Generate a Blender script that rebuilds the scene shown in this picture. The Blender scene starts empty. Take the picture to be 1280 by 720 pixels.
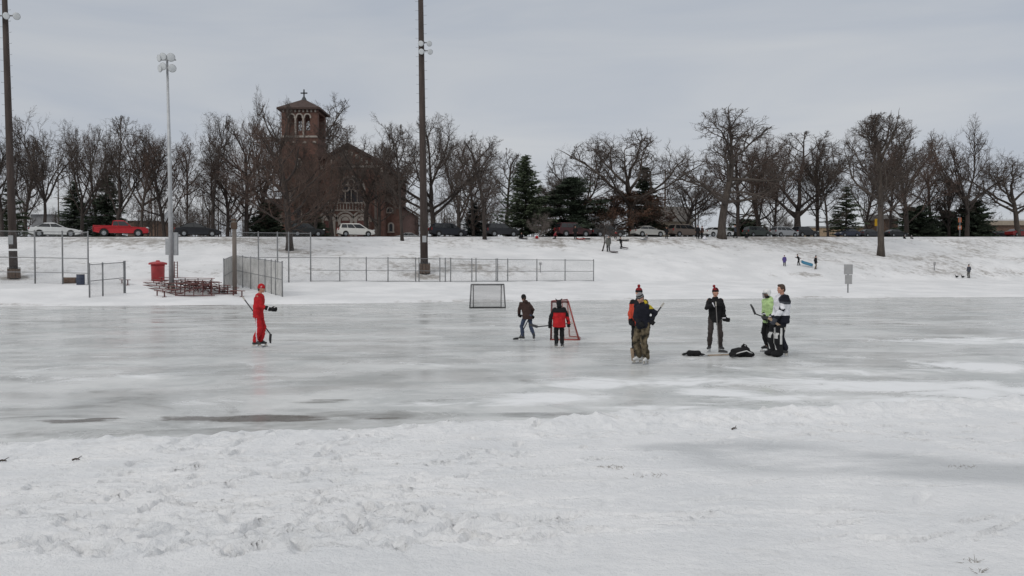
SKY_STRENGTH = 0.10; SUN_STRENGTH = 0.85; EXPOSURE = 0.03
import bpy, bmesh, math, random
import numpy as np
from mathutils import Vector, Matrix, noise as mnoise
random.seed(7)
RNG = np.random.default_rng(7)
V = Vector
SC = bpy.context.scene
COL = SC.collection
PI = math.pi

# ------------------------------------------------------------------ camera model
CZ, FPX, PITCH = 2.25, 1000.0, math.atan(22/1000.0)
CP, SP = math.cos(PITCH), math.sin(PITCH)
def ray(px, py):
    a = (px-640)/FPX; b = (360-py)/FPX
    return V((a, CP+b*SP, -SP+b*CP))
def at(px, py, Y):
    d = ray(px, py); k = Y/d.y
    return V((d.x*k, Y, CZ+d.z*k))
def on_ice(px, py):
    d = ray(px, py); k = -CZ/d.z
    return V((d.x*k, d.y*k, 0.0))

# ------------------------------------------------------------------ noise in numpy
_P = RNG.random(65536)
def vnoise(x, y, seed=0):
    x = np.asarray(x, float); y = np.asarray(y, float)
    xi = np.floor(x).astype(np.int64); yi = np.floor(y).astype(np.int64)
    xf = x-xi; yf = y-yi
    u = xf*xf*(3-2*xf); v = yf*yf*(3-2*yf)
    def h(a, b): return _P[((a*73856093) ^ (b*19349663) ^ (seed*83492791)) & 65535]
    n00 = h(xi, yi); n10 = h(xi+1, yi); n01 = h(xi, yi+1); n11 = h(xi+1, yi+1)
    return (n00*(1-u)+n10*u)*(1-v)+(n01*(1-u)+n11*u)*v
def fbm(x, y, seed=0, octs=4, gain=.5):
    s = 0; a = 1; t = 0
    for o in range(octs):
        s = s+a*vnoise(x*2**o, y*2**o, seed+o*17); t += a; a *= gain
    return s/t-0.5
def sstep(a, b, x):
    t = np.clip((x-a)/(b-a), 0, 1); return t*t*(3-2*t)

# ------------------------------------------------------------------ terrain
def Yc(t): return 103.0/(1-0.385*np.clip(t, -1.5, 1.0))
def Yfoot(t): return 0.78*Yc(t)
def Yfar(t): return np.interp(t, [-1, -.64, -.34, 0, .2, .64, 1], [47, 50, 52.5, 57.7, 62.5, 68, 72])
def hill(x, y, detail=True):
    x = np.asarray(x, float); y = np.asarray(y, float)
    t = x/np.maximum(y, 20)
    yc, y0, ys = Yc(t), Yfoot(t), Yfar(t)
    if detail: ys = ys+.7*fbm(x*.12, y*.0+3, 5, 3)
    z0 = 2.25-.014*y0; zc = 2.25+.0437*yc
    v = (y-ys)/(y0-ys)
    zb = np.where(v < 0, np.maximum(v*2.0, -.3), z0*(np.clip(v, 0, 1)**1.1)+.10*sstep(0, .06, v))
    u = (y-y0)/(yc-y0)
    k = .07
    g = -k*np.logaddexp(-u/k, -1.0/k)
    g = np.maximum(g, 0)
    g = g+.035*np.sin(np.clip(u, 0, 1)*PI*2)
    z = np.where(u > 0, z0+.10+(zc-z0-.10)*g, zb)
    if detail:
        m = sstep(0.02, .25, v)*np.where(u > 1.02, .3, 1)
        z = z+m*(.42*fbm(x*.09, y*.13, 11, 3)+.10*fbm(x*.7, y*.7, 12, 3))
    return z
def hz(x, y): return float(hill(x, y))
def ground(px, Y):
    a = ray(px, 340); k = Y/a.y
    return V((a.x*k, Y, hz(a.x*k, Y)))
def on_hill(px, py):
    d = ray(px, py)
    k = 45.0
    while k < 240:
        p = V((0, 0, CZ))+d*k
        if p.z <= hz(p.x, p.y): return V((p.x, p.y, hz(p.x, p.y)))
        k += .15
    return ground(px, float(Yc((px-640)/1000.)))
def crest(px, off=0.0):
    t = (px-640)/1000.
    return ground(px, float(Yc(t))+off)

# ------------------------------------------------------------------ materials
MATS = {}
def M(name, base, rough=.7, var=.12, scale=6.0, bump=0.0, bscale=30.0, metal=0.0, spec=.5, col2=None, stretch=None):
    if name in MATS: return MATS[name]
    m = bpy.data.materials.new(name); m.use_nodes = True
    nt = m.node_tree; b = nt.nodes['Principled BSDF']
    b.inputs['Roughness'].default_value = rough; b.inputs['Metallic'].default_value = metal
    b.inputs['Specular IOR Level'].default_value = spec
    tc = nt.nodes.new('ShaderNodeTexCoord'); src = tc.outputs['Object']
    if stretch:
        mp = nt.nodes.new('ShaderNodeMapping'); mp.inputs['Scale'].default_value = stretch
        nt.links.new(src, mp.inputs['Vector']); src = mp.outputs['Vector']
    n = nt.nodes.new('ShaderNodeTexNoise'); n.inputs['Scale'].default_value = scale; n.inputs['Detail'].default_value = 5
    nt.links.new(src, n.inputs['Vector'])
    r = nt.nodes.new('ShaderNodeValToRGB')
    c = V(base)
    lo = tuple(c*(1-var)) + (1,); hi = (tuple(col2) if col2 else tuple(c*(1+var))) + (1,)
    r.color_ramp.elements[0].position = .32; r.color_ramp.elements[0].color = lo
    r.color_ramp.elements[1].position = .68; r.color_ramp.elements[1].color = hi
    nt.links.new(n.outputs['Fac'], r.inputs['Fac']); nt.links.new(r.outputs['Color'], b.inputs['Base Color'])
    if bump > 0:
        n2 = nt.nodes.new('ShaderNodeTexNoise'); n2.inputs['Scale'].default_value = bscale; n2.inputs['Detail'].default_value = 4
        nt.links.new(src, n2.inputs['Vector'])
        bp = nt.nodes.new('ShaderNodeBump'); bp.inputs['Strength'].default_value = bump; bp.inputs['Distance'].default_value = .02
        nt.links.new(n2.outputs['Fac'], bp.inputs['Height']); nt.links.new(bp.outputs['Normal'], b.inputs['Normal'])
    MATS[name] = m
    return m

# ------------------------------------------------------------------ mesh builder
def frame_of(d):
    d = d.normalized()
    u = V((0, 0, 1)).cross(d)
    if u.length < 1e-4: u = V((1, 0, 0)).cross(d)
    u.normalize(); return u, d.cross(u)
class MB:
    def __init__(s, org=None): s.v = []; s.f = []; s.m = []; s.org = V(org) if org is not None else None
    def add(s, vs, fs, m=0):
        o = len(s.v); s.v += [V(p) for p in vs]; s.f += [tuple(i+o for i in f) for f in fs]; s.m += [m]*len(fs); return s
    def box(s, c, size, rot=None, m=0):
        h = V(size)/2; vs = [V((x*h.x, y*h.y, z*h.z)) for x in (-1, 1) for y in (-1, 1) for z in (-1, 1)]
        if rot is not None:
            R = rot if isinstance(rot, Matrix) else Matrix.Rotation(rot, 3, 'Z')
            vs = [R @ p for p in vs]
        c = V(c); vs = [p+c for p in vs]
        return s.add(vs, [(0, 1, 3, 2), (4, 6, 7, 5), (0, 4, 5, 1), (2, 3, 7, 6), (0, 2, 6, 4), (1, 5, 7, 3)], m)
    def beam(s, a, b, w, h, m=0):
        a = V(a); b = V(b); d = b-a; u, n = frame_of(d)
        vs = []
        for p in (a, b):
            for i, j in ((-1, -1), (1, -1), (1, 1), (-1, 1)): vs.append(p+u*(i*w/2)+n*(j*h/2))
        return s.add(vs, [(0, 3, 2, 1), (4, 5, 6, 7), (0, 1, 5, 4), (1, 2, 6, 5), (2, 3, 7, 6), (3, 0, 4, 7)], m)
    def tube(s, pts, rad, n=8, m=0, caps=True):
        pts = [V(p) for p in pts]
        if not hasattr(rad, '__len__'): rad = [rad]*len(pts)
        vs = []; fs = []; u = None
        for i, p in enumerate(pts):
            d = (pts[min(i+1, len(pts)-1)]-pts[max(i-1, 0)])
            if d.length < 1e-9: d = V((0, 0, 1))
            d.normalize()
            if u is None: u, w = frame_of(d)
            else:
                u = (u-d*u.dot(d))
                if u.length < 1e-6: u = frame_of(d)[0]
                u.normalize(); w = d.cross(u)
            for k in range(n):
                a = 2*PI*k/n; vs.append(p+(u*math.cos(a)+w*math.sin(a))*rad[i])
        for i in range(len(pts)-1):
            for k in range(n):
                k2 = (k+1) % n; fs.append((i*n+k, i*n+k2, (i+1)*n+k2, (i+1)*n+k))
        if caps:
            fs.append(tuple(range(n-1, -1, -1))); fs.append(tuple((len(pts)-1)*n+k for k in range(n)))
        return s.add(vs, fs, m)
    def cap(s, p0, p1, r0, r1, n=10, m=0):   # rounded tapered limb
        p0 = V(p0); p1 = V(p1); d = p1-p0
        if d.length < 1e-6: d = V((0, 0, .001))
        d.normalize(); pts = []; rad = []
        for a in (80, 50, 20): pts.append(p0-d*r0*math.sin(math.radians(a))); rad.append(r0*math.cos(math.radians(a)))
        for a in (20, 50, 80): pts.append(p1+d*r1*math.sin(math.radians(a))); rad.append(r1*math.cos(math.radians(a)))
        return s.tube(pts, rad, n, m)
    def ell(s, c, r, R=None, n=14, m=0):
        c = V(c); r = V(r) if hasattr(r, '__len__') else V((r, r, r)); k = n//2
        vs = [V((0, 0, -1))]; fs = []
        for i in range(1, k):
            th = -PI/2+PI*i/k
            for j in range(n): vs.append(V((math.cos(th)*math.cos(2*PI*j/n), math.cos(th)*math.sin(2*PI*j/n), math.sin(th))))
        vs.append(V((0, 0, 1)))
        for j in range(n): fs.append((0, 1+(j+1) % n, 1+j))
        for i in range(k-2):
            for j in range(n):
                a = 1+i*n+j; b = 1+i*n+(j+1) % n; fs.append((a, b, b+n, a+n))
        o = 1+(k-2)*n
        for j in range(n): fs.append((o+j, o+(j+1) % n, len(vs)-1))
        out = []
        for p in vs:
            q = V((p.x*r.x, p.y*r.y, p.z*r.z))
            if R is not None: q = R @ q
            out.append(q+c)
        return s.add(out, fs, m)
    def loft(s, secs, n=18, m=0, R=None):    # closed stack of horizontal ellipses (centre, rx, ry)
        vs = []; fs = []
        for c, rx, ry in secs:
            for k in range(n):
                a = 2*PI*k/n; q = V((rx*math.cos(a), ry*math.sin(a), 0))
                if R is not None: q = R @ q
                vs.append(V(c)+q)
        for i in range(len(secs)-1):
            for k in range(n):
                k2 = (k+1) % n; fs.append((i*n+k, i*n+k2, (i+1)*n+k2, (i+1)*n+k))
        fs.append(tuple(range(n-1, -1, -1))); fs.append(tuple((len(secs)-1)*n+k for k in range(n)))
        return s.add(vs, fs, m)
    def lathe(s, prof, o, axis, n=16, m=0):  # prof: (distance along axis, radius)
        o = V(o); ax = V(axis).normalized()
        return s.tube([o+ax*p[0] for p in prof], [max(p[1], 1e-4) for p in prof], n, m)
    def prism(s, poly, a, b, m=0):           # polygon of 3D points extruded from offset a to offset b
        k = len(poly); vs = [V(p)+V(a) for p in poly]+[V(p)+V(b) for p in poly]
        fs = [tuple(range(k-1, -1, -1)), tuple(range(k, 2*k))]+[(i, (i+1) % k, k+(i+1) % k, k+i) for i in range(k)]
        return s.add(vs, fs, m)
    def mesh(s, name):
        me = bpy.data.meshes.new(name)
        vs = s.v if s.org is None else [p-s.org for p in s.v]
        me.from_pydata([tuple(p) for p in vs], [], s.f)
        if any(s.m): me.polygons.foreach_set('material_index', s.m)
        me.update(); return me
    def build(s, name, mats, parent=None, smooth=False, bevel=0):
        me = s.mesh(name)
        if not isinstance(mats, (list, tuple)): mats = [mats]
        for m in mats: me.materials.append(m)
        if bevel or True:
            bm = bmesh.new(); bm.from_mesh(me); bmesh.ops.recalc_face_normals(bm, faces=bm.faces)
            if bevel:
                bmesh.ops.bevel(bm, geom=list(bm.edges), offset=bevel, segments=1, affect='EDGES', clamp_overlap=True)
            bm.to_mesh(me); bm.free()
        if smooth: me.polygons.foreach_set('use_smooth', [True]*len(me.polygons))
        return link(name, me, parent)
def link(name, me, parent=None):
    o = bpy.data.objects.new(name, me); COL.objects.link(o)
    if parent is not None: o.parent = parent
    return o
def tag(o, label=None, cat=None, group=None, kind=None):
    if label: o['label'] = label
    if cat: o['category'] = cat
    if group: o['group'] = group
    if kind: o['kind'] = kind
    return o
def thing(name, label, cat, loc=(0, 0, 0), rz=0.0, group=None, scale=1.0):
    o = bpy.data.objects.new(name, None); COL.objects.link(o); o.empty_display_size = .2
    o.location = loc; o.rotation_euler = (0, 0, rz); o.scale = scale if hasattr(scale, '__len__') else (scale,)*3
    return tag(o, label, cat, group)
def dup(root, loc, rz, label, group=None, scale=None):
    r = root.copy(); COL.objects.link(r); r.location = loc; r.rotation_euler = (0, 0, rz); r['label'] = label
    if group: r['group'] = group
    if scale is not None: r.scale = scale if hasattr(scale, '__len__') else (scale,)*3
    for ch in list(root.children):
        c = ch.copy(); COL.objects.link(c); c.parent = r
        for g in list(ch.children):
            d = g.copy(); COL.objects.link(d); d.parent = c
    return r
def np_mesh(name, verts, quads, mats, parent=None, smooth=False, tris=False):
    me = bpy.data.meshes.new(name); k = 3 if tris else 4
    nv, nf = len(verts), len(quads)
    me.vertices.add(nv); me.vertices.foreach_set('co', np.asarray(verts, np.float32).ravel())
    me.loops.add(nf*k); me.loops.foreach_set('vertex_index', np.asarray(quads, np.int32).ravel())
    me.polygons.add(nf)
    me.polygons.foreach_set('loop_start', np.arange(0, nf*k, k, dtype=np.int32))
    me.polygons.foreach_set('loop_total', np.full(nf, k, np.int32))
    if smooth: me.polygons.foreach_set('use_smooth', np.ones(nf, bool))
    for m in (mats if isinstance(mats, (list, tuple)) else [mats]): me.materials.append(m)
    me.update(calc_edges=True); me.validate()
    return link(name, me, parent) if parent is not False else me
def seg_prisms(p0, p1, r0, r1, n=3):
    p0 = np.asarray(p0, float); p1 = np.asarray(p1, float); r0 = np.asarray(r0, float); r1 = np.asarray(r1, float)
    d = p1-p0; d = d/np.maximum(np.linalg.norm(d, axis=1, keepdims=True), 1e-9)
    ref = np.where(np.abs(d[:, 2:3]) > .9, np.array([[1., 0, 0]]), np.array([[0, 0, 1.]]))
    u = np.cross(ref, d); u /= np.linalg.norm(u, axis=1, keepdims=True); w = np.cross(d, u)
    K = len(p0); vs = np.zeros((K, 2*n, 3))
    for k in range(n):
        a = 2*PI*k/n; o = u*math.cos(a)+w*math.sin(a)
        vs[:, k] = p0+o*r0[:, None]; vs[:, n+k] = p1+o*r1[:, None]
    q = np.array([[k, (k+1) % n, n+(k+1) % n, n+k] for k in range(n)])
    fs = (np.arange(K)*2*n)[:, None, None]+q[None]
    return vs.reshape(-1, 3), fs.reshape(-1, 4)
def attr(o, name, vals):
    a = o.data.attributes.new(name, 'FLOAT', 'POINT'); a.data.foreach_set('value', np.asarray(vals, np.float32).ravel())
def grid_obj(name, X, Y, Z, mat):
    r, c = X.shape; vs = np.stack([X, Y, Z], -1).reshape(-1, 3)
    i = np.arange(r*c).reshape(r, c)
    q = np.stack([i[:-1, :-1], i[:-1, 1:], i[1:, 1:], i[1:, :-1]], -1).reshape(-1, 4)
    return np_mesh(name, vs, q, mat, smooth=True)
# ------------------------------------------------------------------ world, sun, camera
SUN_EL, SUN_AZ = 38.0, 215.0       # azimuth clockwise from +Y: behind the viewer, to the left
w = bpy.data.worlds.new("World"); SC.world = w; w.use_nodes = True
nt = w.node_tree; L = nt.links.new; N = nt.nodes.new
bg = nt.nodes['Background']; bg.inputs['Strength'].default_value = SKY_STRENGTH
sky = N('ShaderNodeTexSky'); sky.sky_type = 'NISHITA'; sky.sun_disc = False
sky.sun_elevation = math.radians(SUN_EL); sky.sun_rotation = math.radians(SUN_AZ)
sky.air_density = 1.0; sky.dust_density = 2.0; sky.ozone_density = 1.0
hs = N('ShaderNodeHueSaturation'); hs.inputs['Saturation'].default_value = .22
L(sky.outputs['Color'], hs.inputs['Color'])
tc = N('ShaderNodeTexCoord'); sep = N('ShaderNodeSeparateXYZ'); L(tc.outputs['Generated'], sep.inputs['Vector'])
ramp = N('ShaderNodeValToRGB'); L(sep.outputs['Z'], ramp.inputs['Fac'])      # overcast layer: brighter overhead
e = ramp.color_ramp.elements
e[0].position = 0.0; e[0].color = (5.2, 5.45, 5.85, 1); e[1].position = .9; e[1].color = (9.2, 9.2, 9.3, 1)
x = ramp.color_ramp.elements.new(.33); x.color = (4.75, 5.08, 5.6, 1)
mx = N('ShaderNodeMix'); mx.data_type = 'RGBA'; mx.inputs['Factor'].default_value = .85
L(hs.outputs['Color'], mx.inputs['A']); L(ramp.outputs['Color'], mx.inputs['B'])
mp = N('ShaderNodeMapping'); mp.inputs['Scale'].default_value = (1.3, 1.3, 7.0); L(tc.outputs['Generated'], mp.inputs['Vector'])
nz = N('ShaderNodeTexNoise'); nz.inputs['Scale'].default_value = 1.6; nz.inputs['Detail'].default_value = 6; nz.inputs['Roughness'].default_value = .5
nz.inputs['Distortion'].default_value = .6
L(mp.outputs['Vector'], nz.inputs['Vector'])
cr = N('ShaderNodeValToRGB'); L(nz.outputs['Fac'], cr.inputs['Fac'])
cr.color_ramp.elements[0].position = .3; cr.color_ramp.elements[0].color = (.86, .895, .945, 1)
cr.color_ramp.elements[1].position = .72; cr.color_ramp.elements[1].color = (1.13, 1.105, 1.06, 1)
mu = N('ShaderNodeMix'); mu.data_type = 'RGBA'; mu.blend_type = 'MULTIPLY'; mu.inputs['Factor'].default_value = 1
L(mx.outputs['Result'], mu.inputs['A']); L(cr.outputs['Color'], mu.inputs['B']); L(mu.outputs['Result'], bg.inputs['Color'])
sl = bpy.data.lights.new('sun', 'SUN'); sl.energy = SUN_STRENGTH; sl.angle = math.radians(25); sl.color = (1, .95, .88)
so = bpy.data.objects.new('sun', sl); COL.objects.link(so)
a = math.radians(SUN_AZ); el = math.radians(SUN_EL)
sd = V((math.sin(a)*math.cos(el), math.cos(a)*math.cos(el), math.sin(el)))
so.rotation_euler = sd.to_track_quat('Z', 'Y').to_euler(); so.location = sd*60
cd = bpy.data.cameras.new('camera'); co = bpy.data.objects.new('camera', cd); COL.objects.link(co)
cd.sensor_width = 36; cd.lens = 36*FPX/1280; cd.clip_end = 4000; cd.clip_start = .05
co.location = (0, 0, CZ); co.rotation_euler = (PI/2-PITCH, 0, 0); SC.camera = co
SC.view_settings.view_transform = 'Standard'; SC.view_settings.look = 'None'; SC.view_settings.gamma = 1
SC.view_settings.exposure = EXPOSURE
SC.cycles.max_bounces = 5; SC.cycles.diffuse_bounces = 3; SC.cycles.glossy_bounces = 3; SC.cycles.transparent_max_bounces = 6
SC.cycles.use_denoising = True

# ------------------------------------------------------------------ snow, ice
def snow_material(name, near):
    m = bpy.data.materials.new(name); m.use_nodes = True; nt = m.node_tree; L = nt.links.new; N = nt.nodes.new
    b = nt.nodes['Principled BSDF']; tc = N('ShaderNodeTexCoord')
    def noise(scale, det=5, rough=.55, st=None, dist=0):
        src = tc.outputs['Object']
        if st:
            q = N('ShaderNodeMapping'); q.inputs['Scale'].default_value = st; L(src, q.inputs['Vector']); src = q.outputs['Vector']
        n = N('ShaderNodeTexNoise'); n.inputs['Scale'].default_value = scale; n.inputs['Detail'].default_value = det
        n.inputs['Roughness'].default_value = rough; n.inputs['Distortion'].default_value = dist; L(src, n.inputs['Vector']); return n.outputs['Fac']
    def at_(nm):
        a = N('ShaderNodeAttribute'); a.attribute_name = nm; return a.outputs['Fac']
    def math_(op, x, y=None, z=None):
        q = N('ShaderNodeMath'); q.operation = op
        for i, k in enumerate((x, y, z)):
            if k is None: continue
            if isinstance(k, (int, float)): q.inputs[i].default_value = k
            else: L(k, q.inputs[i])
        return q.outputs[0]
    def mix(f, a, c):
        q = N('ShaderNodeMix'); q.data_type = 'RGBA'; L(f, q.inputs['Factor'])
        for s, k in (('A', a), ('B', c)):
            if isinstance(k, tuple): q.inputs[s].default_value = k+(1,)
            else: L(k, q.inputs[s])
        return q.outputs['Result']
    def ramp(f, p0, p1):
        q = N('ShaderNodeMapRange'); q.inputs['From Min'].default_value = p0; q.inputs['From Max'].default_value = p1; q.interpolation_type = 'SMOOTHSTEP'
        L(f, q.inputs['Value']); return q.outputs['Result']
    base = mix(ramp(noise(.9 if near else .25, 6, .6), .35, .65), (.755, .765, .775), (.83, .832, .835)) if near else mix(ramp(noise(.25, 6, .6), .35, .65), (.66, .665, .67), (.765, .765, .768))
    if near:
        base = mix(math_('MULTIPLY', ramp(noise(7, 5, .65, (1, .55, 1)), .52, .7), .20), base, (.59, .60, .61))
        base = mix(math_('MULTIPLY', ramp(noise(2.2, 4, .6, (.5, 1, 1), .6), .56, .72), .30), base, (.66, .655, .64))
        ice = math_('MULTIPLY', at_('ice'), ramp(noise(.9, 5, .6, (.6, 1, 1)), .25, .55))
        base = mix(ice, base, (.56, .575, .585))
        dirt = math_('MULTIPLY', ramp(math_('ADD', at_('dirt'), math_('MULTIPLY', math_('SUBTRACT', noise(13, 7, .75, (.7, 1, 1)), .5), 2.0)), .62, .86), .8)
        base = mix(dirt, base, (.13, .105, .085))
        base = mix(math_('MULTIPLY', at_('slush'), ramp(noise(6, 5, .65), .35, .6)), base, (.47, .475, .47))
        L(math_('SUBTRACT', .62, math_('MULTIPLY', ice, .22)), b.inputs['Roughness'])
        h = math_('ADD', math_('MULTIPLY', noise(9, 6, .65), 1.0), math_('MULTIPLY', noise(45, 4, .7), .35))
        st_, dist_ = .8, .06
    else:
        g = math_('ADD', at_('grass'), math_('MULTIPLY', math_('SUBTRACT', noise(1.9, 7, .78, (.6, .45, 1)), .5), 2.2))
        base = mix(math_('MULTIPLY', ramp(g, .28, .95), .78), base, (.155, .128, .098))
        base = mix(math_('MULTIPLY', ramp(noise(.35, 5, .65, (.5, 1.4, 1)), .52, .75), .35), base, (.60, .615, .63))
        b.inputs['Roughness'].default_value = .8
        h = math_('ADD', noise(3, 6, .65), math_('MULTIPLY', noise(11, 3), .4)); st_, dist_ = .45, .12
    L(base, b.inputs['Base Color'])
    b.inputs['Specular IOR Level'].default_value = .25
    bp = N('ShaderNodeBump'); bp.inputs['Strength'].default_value = st_; bp.inputs['Distance'].default_value = dist_
    L(h, bp.inputs['Height']); L(bp.outputs['Normal'], b.inputs['Normal'])
    return m
def blob(X, Y, px, py, rx, ry, rot=0.0, soft=.6):
    c = on_ice(px, py); dx = X-c.x; dy = Y-c.y
    ca, sa = math.cos(rot), math.sin(rot)
    q = np.sqrt(((dx*ca+dy*sa)/rx)**2+((-dx*sa+dy*ca)/ry)**2)
    return 1-sstep(1-soft, 1+soft*.4, q)

# far hillside sheet, out to the horizon
ss = np.concatenate([np.linspace(-6, -1.0, 16)[:-1], np.linspace(-1.0, 1.0, 760), np.linspace(1.0, 6, 16)[1:]])
ys = np.concatenate([np.arange(44, 66, .20), np.arange(66, 112, .22), np.arange(112, 165, .8), np.array([170, 180, 200, 240, 300, 420, 600, 900, 1400, 2200])])
T, YY = np.meshgrid(ss, ys); XX = T*YY
ZZ = hill(XX, YY)
hs_o = grid_obj('snow_ground', XX, YY, ZZ, snow_material('hill_snow', False)); tag(hs_o, kind='structure')
u = (YY-Yfoot(T))/(Yc(T)-Yfoot(T)); v = (YY-Yfar(T))/(Yfoot(T)-Yfar(T))
gr = .37*sstep(-.05, .12, u)*(1-.30*sstep(.2, .6, u))+.40*np.clip(fbm(XX*.10, YY*.22, 21, 4)*2.2, -.3, 1)*sstep(-.02, .15, u)
def hblob(px, py, rx, ry, amp):
    c = on_hill(px, py); q = np.sqrt(((XX-c.x)/rx)**2+((YY-c.y)/ry)**2); return amp*(1-sstep(.2, 1.15, q))*(1 if amp < 0 else .6+.8*vnoise(XX*.5, YY*.8, 31))
for a_ in ((655, 303, 8, 4, .34), (690, 300, 5, 4, .3), (300, 303, 8, 5, .24), (335, 318, 6, 3, .2), (140, 300, 14, 4, .14), (60, 310, 12, 5, .12), (620, 330, 12, 4, .12),
          (820, 302, 8, 4, .16), (930, 296, 12, 3, .3), (1010, 300, 16, 4, .22), (1110, 322, 8, 3, .3), (1060, 312, 14, 4, .14), (1200, 318, 10, 4, .14), (1130, 335, 14, 4, .15),
          (530, 347, 3, 2, .5), (17, 350, 1.8, 1.8, .6), (362, 314, 3, 2, .4), (1010, 343, 3, 1.6, .35),
          (250, 320, 5, 5, -.2), (800, 340, 22, 9, -.45), (500, 310, 14, 5, -.12), (880, 322, 16, 5, -.25), (960, 330, 9, 4, -.25), (750, 325, 8, 6, -.3)):
    gr = gr+hblob(*a_)
gr = gr+.20*np.exp(-((u-.92)/.09)**2)*np.clip(.5+2.4*fbm(XX*.18, YY*.3, 91, 4), 0, 1.3)
bench = (u < 0).astype(float)*sstep(0.0, .1, v)
gr = np.where(u > 1.0, np.maximum(gr, .25), gr)
gr = gr+bench*(-.55+.62*np.clip(fbm(XX*.05, YY*.9, 44, 3)*2.2, 0, 1)*(v < .35))
gr = gr+.42*np.exp(-((v-.04)/.05)**2)*(.35+1.2*np.clip(fbm(XX*.16, YY*0, 52, 3)*2+.4, 0, 1))
def track(p, q, bend, wd, amp):
    a_, b_ = on_hill(*p), on_hill(*q); out = np.zeros_like(XX); n = 26
    for i in range(n):
        f = i/(n-1); cx = a_.x+(b_.x-a_.x)*f+bend*math.sin(PI*f); cy = a_.y+(b_.y-a_.y)*f
        out = np.maximum(out, np.exp(-(((XX-cx)/(wd+abs(b_.x-a_.x)/n*.7))**2+((YY-cy)/(wd+abs(b_.y-a_.y)/n*.7))**2)))
    return amp*out*(.4+.9*vnoise(XX*.9, YY*.9, 77))
for q_ in (((868, 300), (968, 346), 1.0, .35, .30), ((905, 308), (760, 330), -2, .3, .16), ((1010, 300), (1090, 352), 2, .35, .20), ((700, 300), (690, 345), .5, .4, .22), ((1140, 305), (1240, 345), -1, .35, .18), ((420, 300), (300, 335), 1, .4, .2), ((560, 302), (610, 345), -1, .4, .18), ((800, 300), (830, 352), .5, .35, .2)):
    gr = gr+track(*q_)
attr(hs_o, 'grass', np.clip(gr, -.8, .75))

# near bank
edge_px = [(-300, 556), (0, 551), (60, 549), (150, 543), (190, 540), (250, 541), (320, 538), (400, 535), (480, 531), (560, 526), (600, 523), (650, 525), (740, 521), (780, 519),
           (850, 519), (900, 516), (960, 514), (1040, 508), (1100, 505), (1180, 502), (1280, 500), (1600, 492)]
ex = [on_ice(*p).x for p in edge_px]; ey = [on_ice(*p).y for p in edge_px]
gx = np.concatenate([np.linspace(-26, -8.2, 70)[:-1], np.arange(-8.2, 9.6, .027), np.linspace(9.6, 26, 70)[1:]])
gy = np.concatenate([np.arange(-5, 4, .1), np.arange(4, 9, .021), np.arange(9, 15.6, .03)])
XX, YY = np.meshgrid(gx, gy)
ed = np.interp(XX, ex, ey)-.32+.22*fbm(XX*.9, XX*0+1, 61, 4)
d = ed-YY
right = sstep(-.5, 1.5, XX)
lumps = fbm(XX*3.2, YY*3.2, 71, 4)
lipn = np.clip(.55+1.6*fbm(XX*1.3, XX*0+9, 63, 4), .12, 1.2)
lip = (.085+.055*(lipn-.6)*np.exp(-(np.maximum(d, 0)/.7)**2))*sstep(0, .4, d)
rid = (.045*right+.02)*np.exp(-((d-.5)/.38)**2)
rise = .36*sstep(.2, 8.5, d)+.012*np.maximum(d-6, 0)
Z = np.where(d < 0, np.maximum(d*.9, -.25), lip+rid+rise)
en = sstep(0, .3, d)
Z = Z+en*(.028*fbm(XX*.55, YY*.7, 81, 3)+.020*fbm(XX*2.1, YY*2.6, 82, 3))
chop = sstep(0, .25, d)*np.exp(-(np.maximum(d-.9, 0)/.8)**2)
Z = Z+chop*(.024+.036*right)*np.clip(fbm(XX*5.5, YY*4.2, 71, 4)*2.0, -.5, 1)
# chunks of shovelled snow along the ridge
for i in range(700):
    cx = random.uniform(-7.5, 9.5); cd_ = abs(random.gauss(.45, .5)); 
    if cx < .2 and random.random() < .6: continue
    cy = float(np.interp(cx, ex, ey))-.32-cd_; r = random.choice((.02, .03, .04, .05, .09))
    i0, i1 = np.searchsorted(gx, [cx-r*2.2, cx+r*2.2]); j0, j1 = np.searchsorted(gy, [cy-r*2.2, cy+r*2.2])
    if i1-i0 < 2 or j1-j0 < 2: continue
    qx = XX[j0:j1, i0:i1]-cx; qy = YY[j0:j1, i0:i1]-cy
    Z[j0:j1, i0:i1] += r*.42*np.exp(-((qx*qx*random.uniform(.6, 1.5)+qy*qy)/(r*r)))
# footprints and skid marks, in loose trails
icepatch = np.maximum.reduce([blob(XX, YY-.0, px, py, rx, ry, rot) for px, py, rx, ry, rot in
    ((965, 592, 1.2, 1.25, -.2), (1080, 607, 1.45, .85, -.35), (1230, 628, 1.9, .62, -.25), (870, 577, .8, .4, 0))])
def dent(cx, cy, lx, ly, ang, dep, rim=.35):
    R_ = max(lx, ly)*2.4
    i0, i1 = np.searchsorted(gx, [cx-R_, cx+R_]); j0, j1 = np.searchsorted(gy, [cy-R_, cy+R_])
    if i1-i0 < 2 or j1-j0 < 2: return
    ca, sa = math.cos(ang), math.sin(ang)
    dx = XX[j0:j1, i0:i1]-cx; dy = YY[j0:j1, i0:i1]-cy
    q = ((dx*ca+dy*sa)/lx)**2+((-dx*sa+dy*ca)/ly)**2
    Z[j0:j1, i0:i1] += (-dep*np.exp(-q)+dep*rim*np.exp(-(np.sqrt(q)-1.45)**2*5))*(1-.8*icepatch[j0:j1, i0:i1])
def gpt(px, py):
    p = on_ice(px, py); k = 1-.30/CZ*sstep(9, 4, p.y); return p.x*k, p.y*k
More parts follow.
